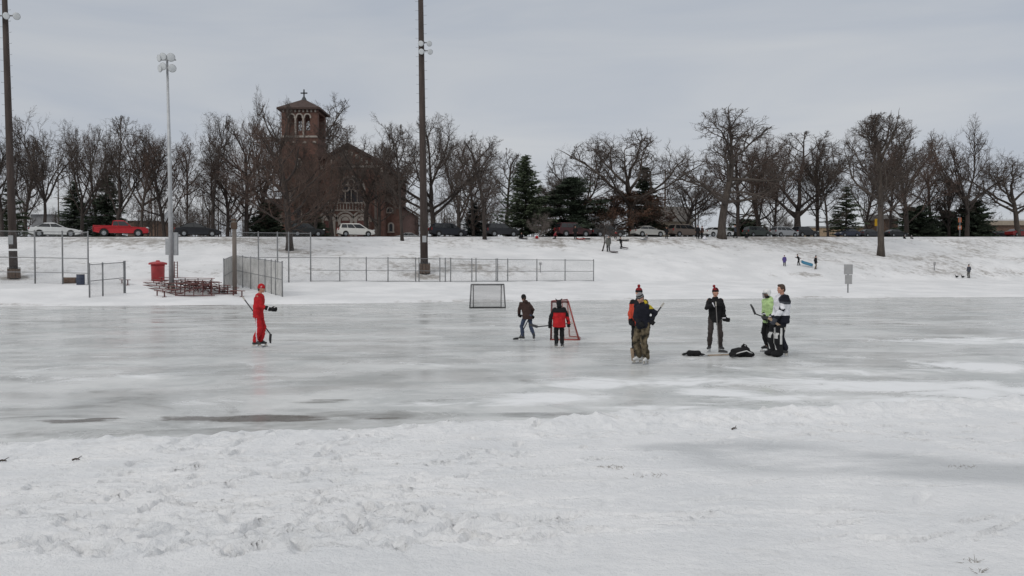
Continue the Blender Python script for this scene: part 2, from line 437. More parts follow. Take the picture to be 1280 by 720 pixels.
def press(cx, cy, ang, dep, k=1.0, rim=.28):
    """one boot print: sole and heel with a crisp wall and a pushed-up rim"""
    R_ = .34*k
    i0, i1 = np.searchsorted(gx, [cx-R_, cx+R_]); j0, j1 = np.searchsorted(gy, [cy-R_, cy+R_])
    if i1-i0 < 3 or j1-j0 < 3: return
    ca, sa = math.cos(ang), math.sin(ang); dx = (XX[j0:j1, i0:i1]-cx)/k; dy = (YY[j0:j1, i0:i1]-cy)/k
    u_ = dx*ca+dy*sa; v_ = -dx*sa+dy*ca
    q = np.minimum(np.sqrt(((u_-.045)/.105)**2+(v_/.056)**2), np.sqrt(((u_+.10)/.062)**2+(v_/.046)**2))
    q = q+.12*(vnoise(dx*24+cx*7, dy*24, 3)-.5)
    Z[j0:j1, i0:i1] += (-dep*(1-sstep(.72, 1.1, q))+dep*rim*np.exp(-((q-1.35)/.22)**2))*(1-.9*icepatch[j0:j1, i0:i1])*(YY[j0:j1, i0:i1] < ed[j0:j1, i0:i1]-.15)
def walk(p, q, curve, dep, stride=.62):
    a0 = np.array(gpt(*p)); b0 = np.array(gpt(*q)); Lw = np.linalg.norm(b0-a0); n = max(2, int(Lw/stride)); dr = (b0-a0)/Lw; nr = np.array([-dr[1], dr[0]])
    for i in range(n+1):
        f = i/n; c = a0+(b0-a0)*f+nr*(curve*math.sin(PI*f)+(.10 if i % 2 else -.10)+random.gauss(0, .03)); ang = math.atan2(dr[1], dr[0])+curve*math.cos(PI*f)*PI/Lw+random.gauss(0, .12)
        press(c[0], c[1], ang+(PI if random.random() < .0 else 0), dep*random.uniform(.75, 1.35), random.uniform(.9, 1.1))
        if random.random() < .4: dent(c[0]-math.cos(ang)*.25, c[1]-math.sin(ang)*.25, .16, .035, ang, dep*.35, .4)
for p, q, cv, dp in (((40, 700), (560, 535), .3, .050), ((-60, 640), (640, 600), .5, .042), ((300, 716), (680, 540), -.3, .050), ((120, 716), (330, 550), .2, .045), ((0, 600), (480, 560), -.2, .036), ((480, 716), (430, 545), .3, .045),
                     ((-40, 680), (500, 640), -.3, .044), ((200, 690), (760, 600), .4, .034), ((620, 560), (1280, 560), .3, .040), ((1280, 545), (760, 532), .2, .046), ((1290, 600), (1010, 530), .2, .050), ((700, 716), (900, 560), .3, .018), ((1290, 575), (900, 540), -.2, .048),
                     ((560, 640), (160, 570), .2, .036), ((20, 660), (300, 716), .1, .042), ((600, 580), (60, 620), -.3, .038), ((350, 640), (700, 660), .2, .028), ((1290, 690), (1120, 716), .1, .03)):
    walk(p, q, cv, dp)
for i in range(210):
    px = random.uniform(0, 620) if random.random() < .72 else random.uniform(620, 1280); py = random.uniform(545, 718); 
    if px > 700 and 610 < py: continue
    cx, cy = gpt(px, py); press(cx, cy, random.uniform(0, 6.28), random.uniform(.014, .050), random.uniform(.8, 1.1))
for i in range(260):
    px = random.uniform(0, 640) if random.random() < .75 else random.uniform(640, 1280); cx, cy = gpt(px, random.uniform(552, 716))
    dent(cx, cy, random.uniform(.12, .45), random.uniform(.02, .05), random.gauss(.25, .35), random.uniform(.012, .045), .5)
rough_zone = sstep(1.0, -1.5, XX)*sstep(1, 3, d)
Z = Z+(.35+.65*rough_zone)*sstep(1, 3, d)*.013*np.clip(fbm(XX*2.6, YY*4.2, 95, 4)*2, -1, 1)
Z = Z-icepatch*en*.004
XXn, YYn = XX, YY
sb = grid_obj('snow_bank', XX, YY, Z, snow_material('bank_snow', True)); tag(sb, kind='structure')
attr(sb, 'slush', np.exp(-((d-.02)/(.16+.25*vnoise(XX*1.7, XX*0+2, 66)))**2)*np.clip(vnoise(XX*1.1, YY*1.1, 67)*1.6-.25, 0, 1)*.85)
attr(sb, 'ice', np.clip(icepatch*1.1, 0, 1)*.95)
dirt = np.zeros_like(XX)
for px, py, rx, ry, am in ((768, 583, .26, .16, .50), (812, 596, .40, .15, .47), (735, 583, .35, .2, .40), (790, 588, .7, .35, .38), (1213, 702, .10, .05, .50), (1222, 716, .10, .04, .56), (1195, 706, .35, .12, .38),
                           (5, 577, .3, .05, .5), (95, 577, .14, .05, .56), (1200, 583, .3, .08, .42), (260, 703, .25, .1, .36), (500, 620, .9, .5, .2), (300, 650, .8, .4, .2), (160, 575, 1.2, .16, .3), (1040, 560, .5, .2, .26), (450, 575, 1.5, .3, .25)):
    x_, y_ = gpt(px, py); q = np.sqrt(((XX-x_)/rx)**2+((YY-y_)/ry)**2); dirt = np.maximum(dirt, am*(1-sstep(.2, 1.2, q)))
attr(sb, 'dirt', dirt)
def bank_z(x, y):
    i = min(max(int(np.searchsorted(gx, x)), 0), len(gx)-1); j = min(max(int(np.searchsorted(gy, y)), 0), len(gy)-1); return float(Z[j, i])
def on_bank(px, py):
    d_ = ray(px, py); k = 4.0
    while k < 16:
        p = V((0, 0, CZ))+d_*k
        if p.z <= bank_z(p.x, p.y): return V((p.x, p.y, bank_z(p.x, p.y)))
        k += .02
    return on_ice(px, py)

# ice sheet of the flooded field
def ice_material():
    m = bpy.data.materials.new('pond_ice'); m.use_nodes = True; nt = m.node_tree; L = nt.links.new; N = nt.nodes.new
    b = nt.nodes['Principled BSDF']; tc = N('ShaderNodeTexCoord')
    def noise(scale, det=5, rough=.55, st=None, dist=0):
        src = tc.outputs['Object']
        if st:
            q = N('ShaderNodeMapping'); q.inputs['Scale'].default_value = st; L(src, q.inputs['Vector']); src = q.outputs['Vector']
        n = N('ShaderNodeTexNoise'); n.inputs['Scale'].default_value = scale; n.inputs['Detail'].default_value = det
        n.inputs['Roughness'].default_value = rough; n.inputs['Distortion'].default_value = dist; L(src, n.inputs['Vector']); return n.outputs['Fac']
    def at_(nm):
        a = N('ShaderNodeAttribute'); a.attribute_name = nm; return a.outputs['Fac']
    def math_(op, x, y=None):
        q = N('ShaderNodeMath'); q.operation = op; q.use_clamp = op == 'MAXIMUM'
        for i, k in enumerate((x, y)):
            if k is None: continue
            if isinstance(k, (int, float)): q.inputs[i].default_value = k
            else: L(k, q.inputs[i])
        return q.outputs[0]
    def mix(f, a, c):
        q = N('ShaderNodeMix'); q.data_type = 'RGBA'; L(f, q.inputs['Factor'])
        for s, k in (('A', a), ('B', c)):
            if isinstance(k, tuple): q.inputs[s].default_value = k+(1,)
            else: L(k, q.inputs[s])
        return q.outputs['Result']
    def ramp(f, p0, p1, lo=0., hi=1.):
        q = N('ShaderNodeMapRange'); q.inputs['From Min'].default_value = p0; q.inputs['From Max'].default_value = p1; q.interpolation_type = 'SMOOTHSTEP'
        q.inputs['To Min'].default_value = lo; q.inputs['To Max'].default_value = hi
        L(f, q.inputs['Value']); return q.outputs['Result']
    big = ramp(math_('ADD', math_('MULTIPLY', noise(.22, 5, .6, (.9, 1, 1), .6), .5), math_('MULTIPLY', noise(.8, 7, .7, (.85, 1, 1), .8), .5)), .38, .62)
    base = mix(big, (.47, .485, .478), (.66, .665, .655))
    fine = ramp(noise(1.6, 6, .7, (.8, 1, 1), .5), .5, .72)
    base = mix(math_('MULTIPLY', fine, .35), base, (.68, .685, .675))
    wet = ramp(math_('ADD', at_('wet'), math_('MULTIPLY', math_('SUBTRACT', noise(.5, 7, .68, (.7, 1, 1), .8), .5), 1.35)), .22, .58)
    base = mix(math_('MULTIPLY', wet, .75), base, (.23, .23, .215))
    scratch = math_('MAXIMUM', ramp(noise(5, 3, .6, (.12, 1, 1), 1.2), .62, .70), ramp(noise(7, 2, .6, (.5, .10, 1), 1.6), .66, .71))
    base = mix(math_('MULTIPLY', scratch, .30), base, (.62, .635, .645))
    snow = ramp(math_('ADD', at_('snow'), math_('MULTIPLY', math_('SUBTRACT', noise(.7, 8, .74, (.8, 1, 1), .9), .5), 2.1)), .20, .66)
    base = mix(math_('MULTIPLY', snow, .9), base, (.78, .79, .80))
    brown = ramp(math_('ADD', at_('mud'), math_('MULTIPLY', math_('SUBTRACT', noise(1.3, 6, .68, (.6, 1, 1), .4), .5), 1.3)), .34, .56)
    base = mix(math_('MULTIPLY', brown, .85), base, (.115, .10, .085))
    L(base, b.inputs['Base Color'])
    r = ramp(noise(.5, 5, .6, (.4, 1, 1)), .35, .65, .15, .40)
    r = math_('SUBTRACT', r, math_('MULTIPLY', wet, .24))
    r = math_('ADD', r, math_('MULTIPLY', snow, .4)); r = math_('MAXIMUM', r, .10); L(r, b.inputs['Roughness'])
    b.inputs['IOR'].default_value = 1.31; b.inputs['Specular IOR Level'].default_value = .42
    h = math_('ADD', math_('MULTIPLY', noise(1.2, 4, .6, (.5, 1, 1)), 1.0), math_('MULTIPLY', noise(12, 4, .6), .12))
    h = math_('ADD', h, math_('MULTIPLY', snow, .5))
    bp = N('ShaderNodeBump'); bp.inputs['Strength'].default_value = .16; bp.inputs['Distance'].default_value = .05
    L(h, bp.inputs['Height']); L(bp.outputs['Normal'], b.inputs['Normal'])
    return m
ss = np.concatenate([np.linspace(-3, -.8, 24)[:-1], np.linspace(-.8, .8, 420), np.linspace(.8, 3, 24)[1:]])
ys = 8*np.power(76/8., np.linspace(0, 1, 420))
T, YY = np.meshgrid(ss, ys); XX = T*(YY+3)
ice = grid_obj('pond_ice', XX, YY, XX*0, ice_material()); tag(ice, kind='structure')
sn = np.full_like(XX, -.1)
for px, py, rx, ry, rot, am in ((690, 497, 1.5, .8, .1, .50), (760, 480, 2.2, 1.1, 0, .40), (850, 478, 2.0, 1.0, .1, .42), (905, 490, 1.3, .9, -.3, .5), (960, 476, 3, 1.0, 0, .42), (1120, 482, 3.6, 1.2, .1, .48),
        (1240, 490, 2.6, .9, .2, .48), (1215, 458, 1.8, 1.3, .25, .52), (1225, 426, 5, 1.6, 0, .42), (1090, 466, 2, .8, 0, .35), (640, 505, 1.2, .5, .2, .3), (780, 510, 2.2, .35, .05, .35), (1150, 500, 5, .5, .08, .42),
        (120, 470, 4, 1.4, 0, .22), (270, 503, 1.2, .5, 0, .26), (560, 505, 1.2, .4, 0, .25), (1000, 497, 2.5, .5, .1, .45), (640, 392, 30, 3, 0, .08), (1100, 390, 18, 3, 0, .12), (350, 450, 8, 3, 0, .1), (980, 455, 6, 2, 0, .16)):
    sn = np.maximum(sn, am*blob(XX, YY, px, py, rx, ry, rot, .8))
sn = np.maximum(sn, .36*sstep(1.4, .2, YY-np.interp(XX, ex, ey)+.3)*sstep(-.3, 1.5, XX))
attr(ice, 'snow', np.where(sn > 0, sn*1.25, sn))
wt = np.full_like(XX, 0.10)
for px, py, rx, ry, am in ((690, 519, 1.5, .40, .50), (540, 520, 2.2, .5, .30), (130, 540, 3.0, .6, .30), (400, 503, .8, .25, .42), (860, 505, 2.2, .55, .28), (990, 492, 1.2, .4, .2), (1110, 404, 6, 2.5, .32), (1100, 433, 4, .8, .25), (930, 409, 3, .8, .3),
        (170, 400, 14, 5, .28), (120, 385, 12, 4, .34), (400, 392, 16, 4, .26), (760, 390, 14, 4, .26), (320, 385, 8, 3, .32), (900, 385, 16, 4, .25), (1150, 385, 14, 5, .25), (240, 415, 8, 2, .2), (960, 440, 4, 1, .15), (830, 490, 1.8, .5, .22)):
    wt = np.maximum(wt, am*blob(XX, YY, px, py, rx, ry, 0, .8))
wt = np.maximum(wt, .34*sstep(5.0, .5, Yfar(XX/YY)-YY))
wt = wt+.14*sstep(1.5, -3, XX)*sstep(19, 12, YY)-.16*sstep(2, 9, XX)*sstep(40, 14, YY)
attr(ice, 'wet', wt)
md = np.full_like(XX, -.3)
for px, py, rx, ry, am in ((310, 523, 1.9, .42, .74), (260, 524, .7, .25, .62), (75, 526, 1.1, .24, .62), (250, 381.5, 3.2, .9, .8), (310, 380.5, 2.2, .6, .7), (330, 388, 3, .8, .4), (415, 500, .75, .12, .55), (690, 519, 1.0, .25, .36), (480, 523, 1.2, .2, .4), (130, 523, .5, .12, .5)):
    md = np.maximum(md, am*blob(XX, YY, px, py, rx, ry, 0, .9))
attr(ice, 'mud', md)
# street along the top of the bank
m_asph = M('asphalt', (.055, .055, .058), .85, .25, 2, .3, 40)
tt = np.linspace(-.95, .95, 240); rows = []
for off in (3.6, 11.2):
    y_ = Yc(tt)+off; rows.append((tt*y_, y_, None))
XXr = np.stack([r[0] for r in rows]); YYr = np.stack([r[1] for r in rows]); ZZr = np.stack([hill(XXr[k], YYr[k])+.05 for k in range(2)])
XXr = np.concatenate([XXr[:1]*.5+XXr[1:]*.5, XXr])[[1, 0, 2]]; YYr = np.concatenate([YYr[:1]*.5+YYr[1:]*.5, YYr])[[1, 0, 2]]
ZZr = hill(XXr, YYr)+.07
tag(grid_obj('street', XXr, YYr, ZZr, m_asph), kind='structure')
# ------------------------------------------------------------------ trees
m_bark = M('bark', (.046, .036, .031), .95, .35, 3, .5, 12, stretch=(1, 1, .25))
m_bark2 = M('bark_grey', (.070, .057, .048), .95, .3, 3, .5, 12, stretch=(1, 1, .25))
m_twig = M('twigs', (.080, .062, .052), .95, .25, .6)
m_twig_red = M('twigs_reddish', (.094, .062, .049), .95, .25, .6)
m_twig_pale = M('twigs_pale', (.16, .135, .12), .95, .25, .6)
m_leaf = M('dry_leaves', (.105, .055, .034), .9, .4, .8)
m_needle = M('needles', (.040, .056, .034), .9, .45, .7)
m_needle2 = M('needles_pine', (.058, .076, .042), .9, .45, .9)
m_needle3 = M('needles_blue', (.035, .048, .046), .9, .4, .9)

def rdir(d, ang, az):
    u, w = frame_of(d)
    return (d*math.cos(ang)+(u*math.cos(az)+w*math.sin(az))*math.sin(ang)).normalized()
class TreeGen:
    """20 m bare tree; lev 0 trunk, 1 limbs (thick tubes), 2.. branches and twigs (thin prisms)"""
    def __init__(s, seed, trunk=.4, n=(6, 7, 6, 5, 4), lens=(.55, .55, .55, .5, .5), ang=(.7, .75, .8, .8, .8), crook=(.05, .14, .2, .24, .28, .3),
                 up=(0, .10, .06, .03, .02, 0), rad=(.40, .19, .085, .040, .021, .013), start=(.75, .3, .2, .2, .2), fork=False, lean=(0, 0), maxlev=5, env=(7.0, 7.6, 12.6), spread=1.0):
        s.r = random.Random(seed); s.thick = MB(); s.p0 = []; s.p1 = []; s.r0 = []; s.r1 = []; s.tips = []
        s.env = env; s.n, s.lens, s.ang, s.crook, s.up, s.rad, s.start, s.maxlev = n, lens, ang, crook, up, rad, start, maxlev
        s.grow(V((0, 0, -.4)), V((lean[0], lean[1], 1)).normalized(), 20*trunk, rad[0], 0, fork)
    def fit(s, q, d, ln):
        rx, rz, zc = s.env; a = V((q.x/rx, q.y/rx, (q.z-zc)/rz)); b = V((d.x/rx, d.y/rx, d.z/rz))
        if q.z < zc-rz*.7: a.z = -.7
        B = a.dot(b); A = max(b.dot(b), 1e-9); C = a.dot(a)-1
        if C >= 0: return ln*(.35 if s.lv < 2 else .10)
        t_ = (-B+math.sqrt(B*B-A*C))/A
        return max(min(ln, t_*1.02), ln*(.22 if s.lv < 2 else .07))
    def grow(s, p, d, L, r, lev, fork=False):
        R = s.r; ns = (8, 7, 5, 4, 3, 2)[lev]; pts = [p]; rad = [r*(1.35 if lev == 0 else 1)]; dirs = []
        tap = (.45, .72, .7, .6, .5, .5)[lev]
        for i in range(ns):
            d = (d+V((R.gauss(0, 1), R.gauss(0, 1), R.gauss(0, 1)))*s.crook[lev]+V((0, 0, s.up[lev]))).normalized()
            p = p+d*(L/ns); pts.append(p); rad.append(r*(1-tap*(i+1)/ns)); dirs.append(d)
        if lev <= 1: s.thick.tube(pts, rad, 8 if lev == 0 else 6)
        else:
            for i in range(ns): s.p0.append(pts[i]); s.p1.append(pts[i+1]); s.r0.append(rad[i]); s.r1.append(rad[i+1])
        if lev == s.maxlev: s.tips.append(p); return
        s.lv = lev; n = s.n[lev]; n = max(2, int(round(n*R.uniform(.8, 1.2)))); az = R.uniform(0, 6.28)
        for k in range(n):
            f = s.start[lev]+(1-s.start[lev])*((k+R.random()*.8)/n)
            if lev == 0 and fork: f = R.uniform(.86, 1.0)
            f = min(f, .999); i = int(f*ns); q = pts[i].lerp(pts[i+1], f*ns-i); az += 2.4+R.gauss(0, .35)
            s.lv = lev; a = s.ang[lev]*R.uniform(.6, 1.3)*(1 if lev or fork else (1.25-.6*(f-s.start[0])/(1.001-s.start[0])))
            ln = s.lens[lev]*(20*.8 if lev == 0 else L)*R.uniform(.7, 1.2)*(1 if lev == 0 and fork else (1.15-.5*f))
            rr = min(s.rad[lev+1]*R.uniform(.75, 1.15), (rad[i])*.85)
            dd = rdir(dirs[i], a, az); s.grow(q, dd, s.fit(q, (dd+V((0, 0, s.up[lev+1]*3))).normalized(), ln), rr, lev+1)
        s.lv = lev
        if lev > 0:   # leader
            s.grow(pts[-1], dirs[-1], s.fit(pts[-1], dirs[-1], L*s.lens[lev]*.9), min(s.rad[lev+1], rad[-1]), lev+1)
PROTO = {}
def tree_proto(key, twig=None, leaf_n=0, leaf_z=(0, 1), bark=None, **kw):
    g = TreeGen(**kw); vs, fs = seg_prisms(g.p0, g.p1, g.r0, g.r1)
    tv = np.array([tuple(p) for p in g.tips]); zmax = np.percentile(tv[:, 2], 99.6); cx = 0
    wd = np.percentile(tv[:, 0], 99)-np.percentile(tv[:, 0], 1)
    crown = np_mesh('crown', vs, fs, twig or m_twig, False)
    tm = g.thick.mesh('trunk'); tm.materials.append(bark or m_bark)
    tm.polygons.foreach_set('use_smooth', [True]*len(tm.polygons))
    lm = None
    if leaf_n:
        tips = tv[(tv[:, 2] > zmax*leaf_z[0]) & (tv[:, 2] < zmax*leaf_z[1])]
        c = tips[RNG.integers(0, len(tips), leaf_n)]+RNG.normal(0, .22, (leaf_n, 3))
        lm = quads('leaves', c, .16, .10, m_leaf)
    PROTO[key] = dict(trunk=tm, crown=crown, leaves=lm, h=zmax, w=wd, cx=cx)
def quads(name, c, lx, ly, mat, dirs=None):
    k = len(c); a = RNG.normal(0, 1, (k, 3)) if dirs is None else dirs
    a = a/np.linalg.norm(a, axis=1, keepdims=True); b = np.cross(a, RNG.normal(0, 1, (k, 3))); b /= np.linalg.norm(b, axis=1, keepdims=True)
    sx = lx*RNG.uniform(.6, 1.3, (k, 1)); sy = ly*RNG.uniform(.6, 1.3, (k, 1))
    vs = np.stack([c-a*sx, c-b*sy, c+a*sx, c+b*sy], 1).reshape(-1, 3)
    return np_mesh(name, vs, np.arange(4*k).reshape(-1, 4), mat, False)
def tree(key, label, base, height, width, rz=0.0, name='bare_tree', cat='tree', group=None):
    P_ = PROTO[key]; sz = height/P_['h']; sx = width/P_['w']
    r = thing(name, label, cat, base, rz, group, (sx, sx, sz))
    link('trunk', P_['trunk'], r); link('crown', P_['crown'], r)
    if P_['leaves']: link('leaves', P_['leaves'], r)
    return r
# kinds of bare tree
N5 = (7, 6, 4, 4)
tree_proto('oak', seed=3, trunk=.66, n=(12,)+N5, lens=(.75, .52, .5, .5, .5), ang=(1.15, .75, .85, .9, .95), crook=(.04, .19, .26, .3, .34, .38), up=(0, .07, .05, .03, .02, 0), start=(.42, .3, .2, .15, .15), rad=(.55, .25, .11, .055, .029, .012), bark=m_bark2, env=(9.4, 8.2, 12.4))
tree_proto('oak_fork', seed=12, trunk=.36, n=(6, 9, 6, 4, 5), lens=(.80, .5, .52, .5, .5), ang=(.70, .7, .8, .85, .9), crook=(.04, .15, .24, .28, .32, .36), up=(0, .05, .05, .03, .02, 0), fork=True, rad=(.46, .25, .11, .054, .028, .012), start=(.75, .22, .2, .15, .15), env=(8.0, 7.6, 12.8))
tree_proto('elm', seed=21, trunk=.40, n=(7, 8, 6, 4, 3), lens=(.95, .46, .5, .5, .5), ang=(.55, .65, .75, .85, .9), crook=(.03, .11, .17, .22, .27, .32), up=(0, .07, .06, .04, .02, .0), start=(.5, .22, .2, .15, .15), env=(6.6, 8.4, 12.0), rad=(.42, .20, .09, .046, .026, .016))
tree_proto('maple', seed=33, trunk=.78, n=(17,)+N5, lens=(.55, .5, .5, .5, .5), ang=(1.0, .75, .8, .85, .9), crook=(.04, .13, .19, .24, .28, .33), up=(0, .11, .07, .04, .02, .0), start=(.25, .22, .2, .15, .15), env=(6.2, 8.6, 11.6), rad=(.40, .17, .08, .045, .026, .016))
tree_proto('maple_red', twig=m_twig_red, seed=37, trunk=.72, n=(14, 6, 5, 4, 4), lens=(.6, .5, .5, .5, .5), ang=(1.05, .65, .75, .8, .9), crook=(.03, .09, .15, .2, .25, .3), up=(0, .09, .08, .05, .02, 0), start=(.16, .2, .15, .15, .15), rad=(.42, .17, .08, .040, .022, .0125), env=(8.0, 8.8, 11.2))
tree_proto('slender', seed=44, trunk=.84, n=(14, 6, 5, 4, 4), lens=(.42, .5, .5, .5, .5), ang=(.9, .7, .8, .85, .9), crook=(.04, .09, .15, .2, .25, .28), up=(0, .11, .06, .04, .02, .0), start=(.26, .25, .2, .2, .2), rad=(.26, .12, .062, .036, .022, .015), env=(5.0, 8.6, 11.5))
tree_proto('tall', seed=52, trunk=.84, n=(16,)+N5, lens=(.55, .5, .5, .5, .5), ang=(.95, .7, .75, .8, .9), crook=(.02, .12, .18, .22, .26, .32), up=(0, .13, .08, .05, .03, .0), start=(.36, .22, .2, .15, .15), rad=(.42, .17, .08, .042, .025, .012), bark=m_bark2, env=(6.4, 8.0, 12.4))
tree_proto('wide', seed=65, trunk=.36, n=(8, 9, 6, 4, 5), lens=(.95, .5, .52, .5, .5), ang=(.90, .65, .7, .8, .9), crook=(.03, .09, .16, .22, .26, .32), up=(0, .06, .06, .04, .02, .0), start=(.55, .22, .2, .15, .15), rad=(.46, .25, .10, .05, .027, .012), env=(9.4, 8.0, 12.2))
tree_proto('spreading', seed=71, trunk=.55, n=(11, 8, 6, 4, 4), lens=(.75, .5, .5, .5, .5), ang=(.95, .65, .75, .8, .9), crook=(.05, .12, .18, .24, .28, .32), up=(0, .08, .06, .04, .02, .0), start=(.38, .25, .2, .15, .15), rad=(.42, .2, .09, .048, .027, .012), env=(8.2, 8.2, 11.8))
tree_proto('maple_broad', twig=m_twig_red, seed=133, trunk=.62, n=(14,)+N5, lens=(.70, .5, .5, .5, .5), ang=(.9, .75, .8, .85, .9), crook=(.06, .14, .2, .25, .3, .34), up=(0, .09, .06, .04, .02, .0), start=(.22, .22, .2, .15, .15), rad=(.38, .18, .08, .043, .025, .012), env=(7.8, 8.4, 11.6), lean=(.05, .0))
tree_proto('elm_open', seed=121, trunk=.34, n=(5, 7, 6, 5, 5), lens=(1.0, .48, .5, .5, .5), ang=(.55, .55, .65, .75, .85), crook=(.05, .10, .16, .2, .25, .3), up=(0, .09, .09, .06, .04, .02), start=(.6, .3, .2, .15, .15), env=(7.4, 8.0, 12.2), rad=(.40, .21, .10, .05, .027, .016), lean=(-.08, .03))
tree_proto('oak_old', seed=141, trunk=.5, n=(9, 8, 6, 4, 5), lens=(.85, .5, .5, .5, .5), ang=(.95, .75, .85, .9, .95), crook=(.05, .22, .28, .32, .36, .38), up=(0, .05, .04, .03, .02, 0), start=(.5, .25, .2, .15, .15), rad=(.48, .24, .11, .055, .03, .012), bark=m_bark2, env=(8.6, 7.6, 12.2), lean=(.04, .05))
tree_proto('russet', twig=m_twig_red, leaf_n=9000, leaf_z=(0, .97), seed=83, trunk=.6, n=(14, 7, 6, 5, 3), lens=(.55, .5, .5, .5, .5), ang=(1.1, .7, .75, .8, .85), crook=(.03, .10, .16, .22, .26, .3), up=(0, .05, .04, .02, .02, .0), start=(.15, .25, .2, .2, .2), env=(8, 9, 10.6))
tree_proto('small', seed=90, trunk=.55, n=(10, 7, 6, 5, 4), lens=(.62, .5, .5, .5, .5), ang=(.8, .65, .7, .75, .8), crook=(.06, .13, .2, .25, .28, .3), up=(0, .10, .08, .05, .03, .02), start=(.3, .25, .2, .2, .2), rad=(.42, .22, .12, .07, .042, .030), env=(8.4, 8.6, 11.2))
tree_proto('sapling', seed=91, trunk=.7, n=(9, 5, 4, 3, 2), lens=(.5, .55, .55, .5, .5), ang=(.6, .6, .7, .75, .8), crook=(.05, .1, .15, .2, .25, .3), up=(0, .14, .08, .05, .03, .02), start=(.35, .25, .2, .2, .2), rad=(.15, .10, .085, .07, .06, .05), maxlev=4, env=(7, 7.6, 12.2))
tree_proto('pale_bush', twig=m_twig_pale, bark=m_twig_pale, seed=95, trunk=.15, n=(9, 7, 6, 5, 3), lens=(.9, .5, .5, .5, .5), ang=(.85, .6, .7, .8, .9), crook=(.06, .12, .18, .24, .28, .3), up=(0, .08, .05, .02, .0, .0), start=(.2, .25, .2, .2, .2), rad=(.35, .2, .13, .085, .055, .045), env=(9, 9, 10.6))

def place(key, cx, top, wpx, Y=None, off=None, label='', rz=0, base_py=None, **kw):
    if base_py is not None: b = on_hill(cx, base_py)
    else: b = crest(cx, off)
    h = at(cx, top, b.y).z-b.z; wd = wpx*1.28/FPX*b.y
    return tree(key, label, b-V((0, 0, .1)), h, wd, rz, **kw)
R_ = math.radians
TREES = [
 ('spreading', 4, 146, 60, 14, 40, 'bare tree half cut off by the photo edge beside the tall brown pole'),
 ('oak_fork', 55, 140, 64, 16, 200, 'bare crooked tree with a thick fork rising behind the white sedan'),
 ('elm', 103, 150, 62, 22, 20, 'bare vase shaped tree rising between the two dark spruces'),
 ('maple_broad', 122, 158, 50, 30, 70, 'slim bare tree standing behind the white sedan nose'),
 ('elm_open', 149, 143, 62, 16, 150, 'bare fan topped tree with straight limbs behind the red pickup'),
 ('oak_old', 177, 152, 52, 14, 260, 'bare leaning tree just beyond the nose of the red pickup'),
 ('maple_broad', 206, 158, 62, 14, 30, 'broad twiggy bare tree behind the grey lamp post'),
 ('slender', 236, 176, 40, 34, 0, 'thin bare tree far behind the black sedan'),
 ('elm', 266, 138, 66, 14, 310, 'tall bare tree with feathery upright top behind the black sedan'),
 ('maple_red', 308, 150, 74, 18, 120, 'dense reddish bare tree just before the bell tower, on its street side'),
 ('wide', 328, 112, 80, 30, 80, 'high bare tree showing over the left shoulder of the bell tower'),
 ('oak_old', 384, 116, 92, 52, 60, 'crooked bare tree standing behind the bell tower, showing at both its sides'),
 ('elm_open', 415, 150, 76, 30, 200, 'bare tree filling the gap between bell tower and church gable'),
 ('maple_red', 394, 190, 50, 14, 220, 'low reddish bare tree before the church, left of the white minivan'),
 ('maple_red', 372, 200, 60, 16, 20, 'low reddish bare tree veiling the foot of the bell tower'),
 ('maple_broad', 285, 196, 70, 17, 100, 'low twiggy bare tree behind the slat screen and wooden post'),
 ('maple_red', 474, 186, 56, 14, 250, 'reddish bare tree before the right corner of the church'),
 ('oak_fork', 458, 148, 92, 15, 320, 'big bare tree in front of the church portal, right of the white minivan'),
 ('slender', 503, 152, 54, -2.0, 10, 'slim bare tree standing at the crest just before the tall brown pole'),
 ('wide', 543, 144, 128, 15, 0, 'bare tree with long sweeping limbs behind the middle brown pole'),
 ('maple_red', 592, 176, 56, 24, 10, 'reddish bare tree behind the back of the black van by the blue spruce'),
 ('slender', 606, 168, 62, -1.6, 90, 'slim bare tree on the crest between the two black vans'),
 ('slender', 632, 186, 50, 22, 180, 'thin bare tree beside the big pine'),
 ('oak_fork', 733, 176, 74, 26, 30, 'gnarled bare tree rising over the dark pine'),
 ('oak_old', 790, 158, 108, 14, 110, 'spreading bare oak rising above russet leaves'),
 ('small', 712, 214, 56, 46, 0, 'low bare tree far off beside the dark pine'),
 ('spreading', 855, 216, 64, 24, 200, 'low bushy bare tree behind the brown minivan'),
 ('oak', 902, 136, 126, -1.5, 0, 'great bare oak with the thickest trunk, on the hill crest'),
 ('maple_red', 922, 170, 66, 16, 60, 'bare tree close behind the great oak'),
 ('maple_broad', 950, 165, 84, 14, 300, 'bare round tree behind the dark green minivan'),
 ('maple_red', 968, 188, 46, 26, 200, 'thin reddish bare tree behind the silver minivan'),
 ('elm_open', 998, 163, 106, 15, 140, 'bare dome shaped tree with twin stems behind the dark sport wagon'),
 ('maple', 1022, 172, 58, 22, 10, 'upright bare tree behind the tan wall'),
 ('slender', 1035, 205, 40, 12, 10, 'young thin bare tree in front of the tan wall'),
 ('maple_broad', 1133, 162, 80, 10, 30, 'bare tree just behind the lone tall hillside tree'),
 ('maple', 1112, 178, 44, 26, 30, 'slim bare tree by the yellow sign'),
 ('maple_red', 1163, 184, 56, 18, 300, 'reddish bare tree between the round shrubs'),
 ('small', 1186, 216, 50, 14, 60, 'low bare tree left of the wide far tree'),
 ('wide', 1208, 150, 100, 8, 215, 'wide open bare tree with a Y trunk before the low brown building'),
 ('oak_old', 1272, 190, 88, 7, 70, 'bare tree beside the red car at the photo edge'),
 ('maple', 1080, 196, 50, 40, 70, 'far thin bare tree behind the isolated spruce'),
 ('maple', 30, 164, 50, 38, 130, 'far bare tree above the grey house'),
 ('maple', 480, 176, 50, 40, 30, 'far bare tree over the church aisle roof'),
 ('elm', 575, 166, 60, 40, 60, 'far bare tree behind the thin dark pole'),
]
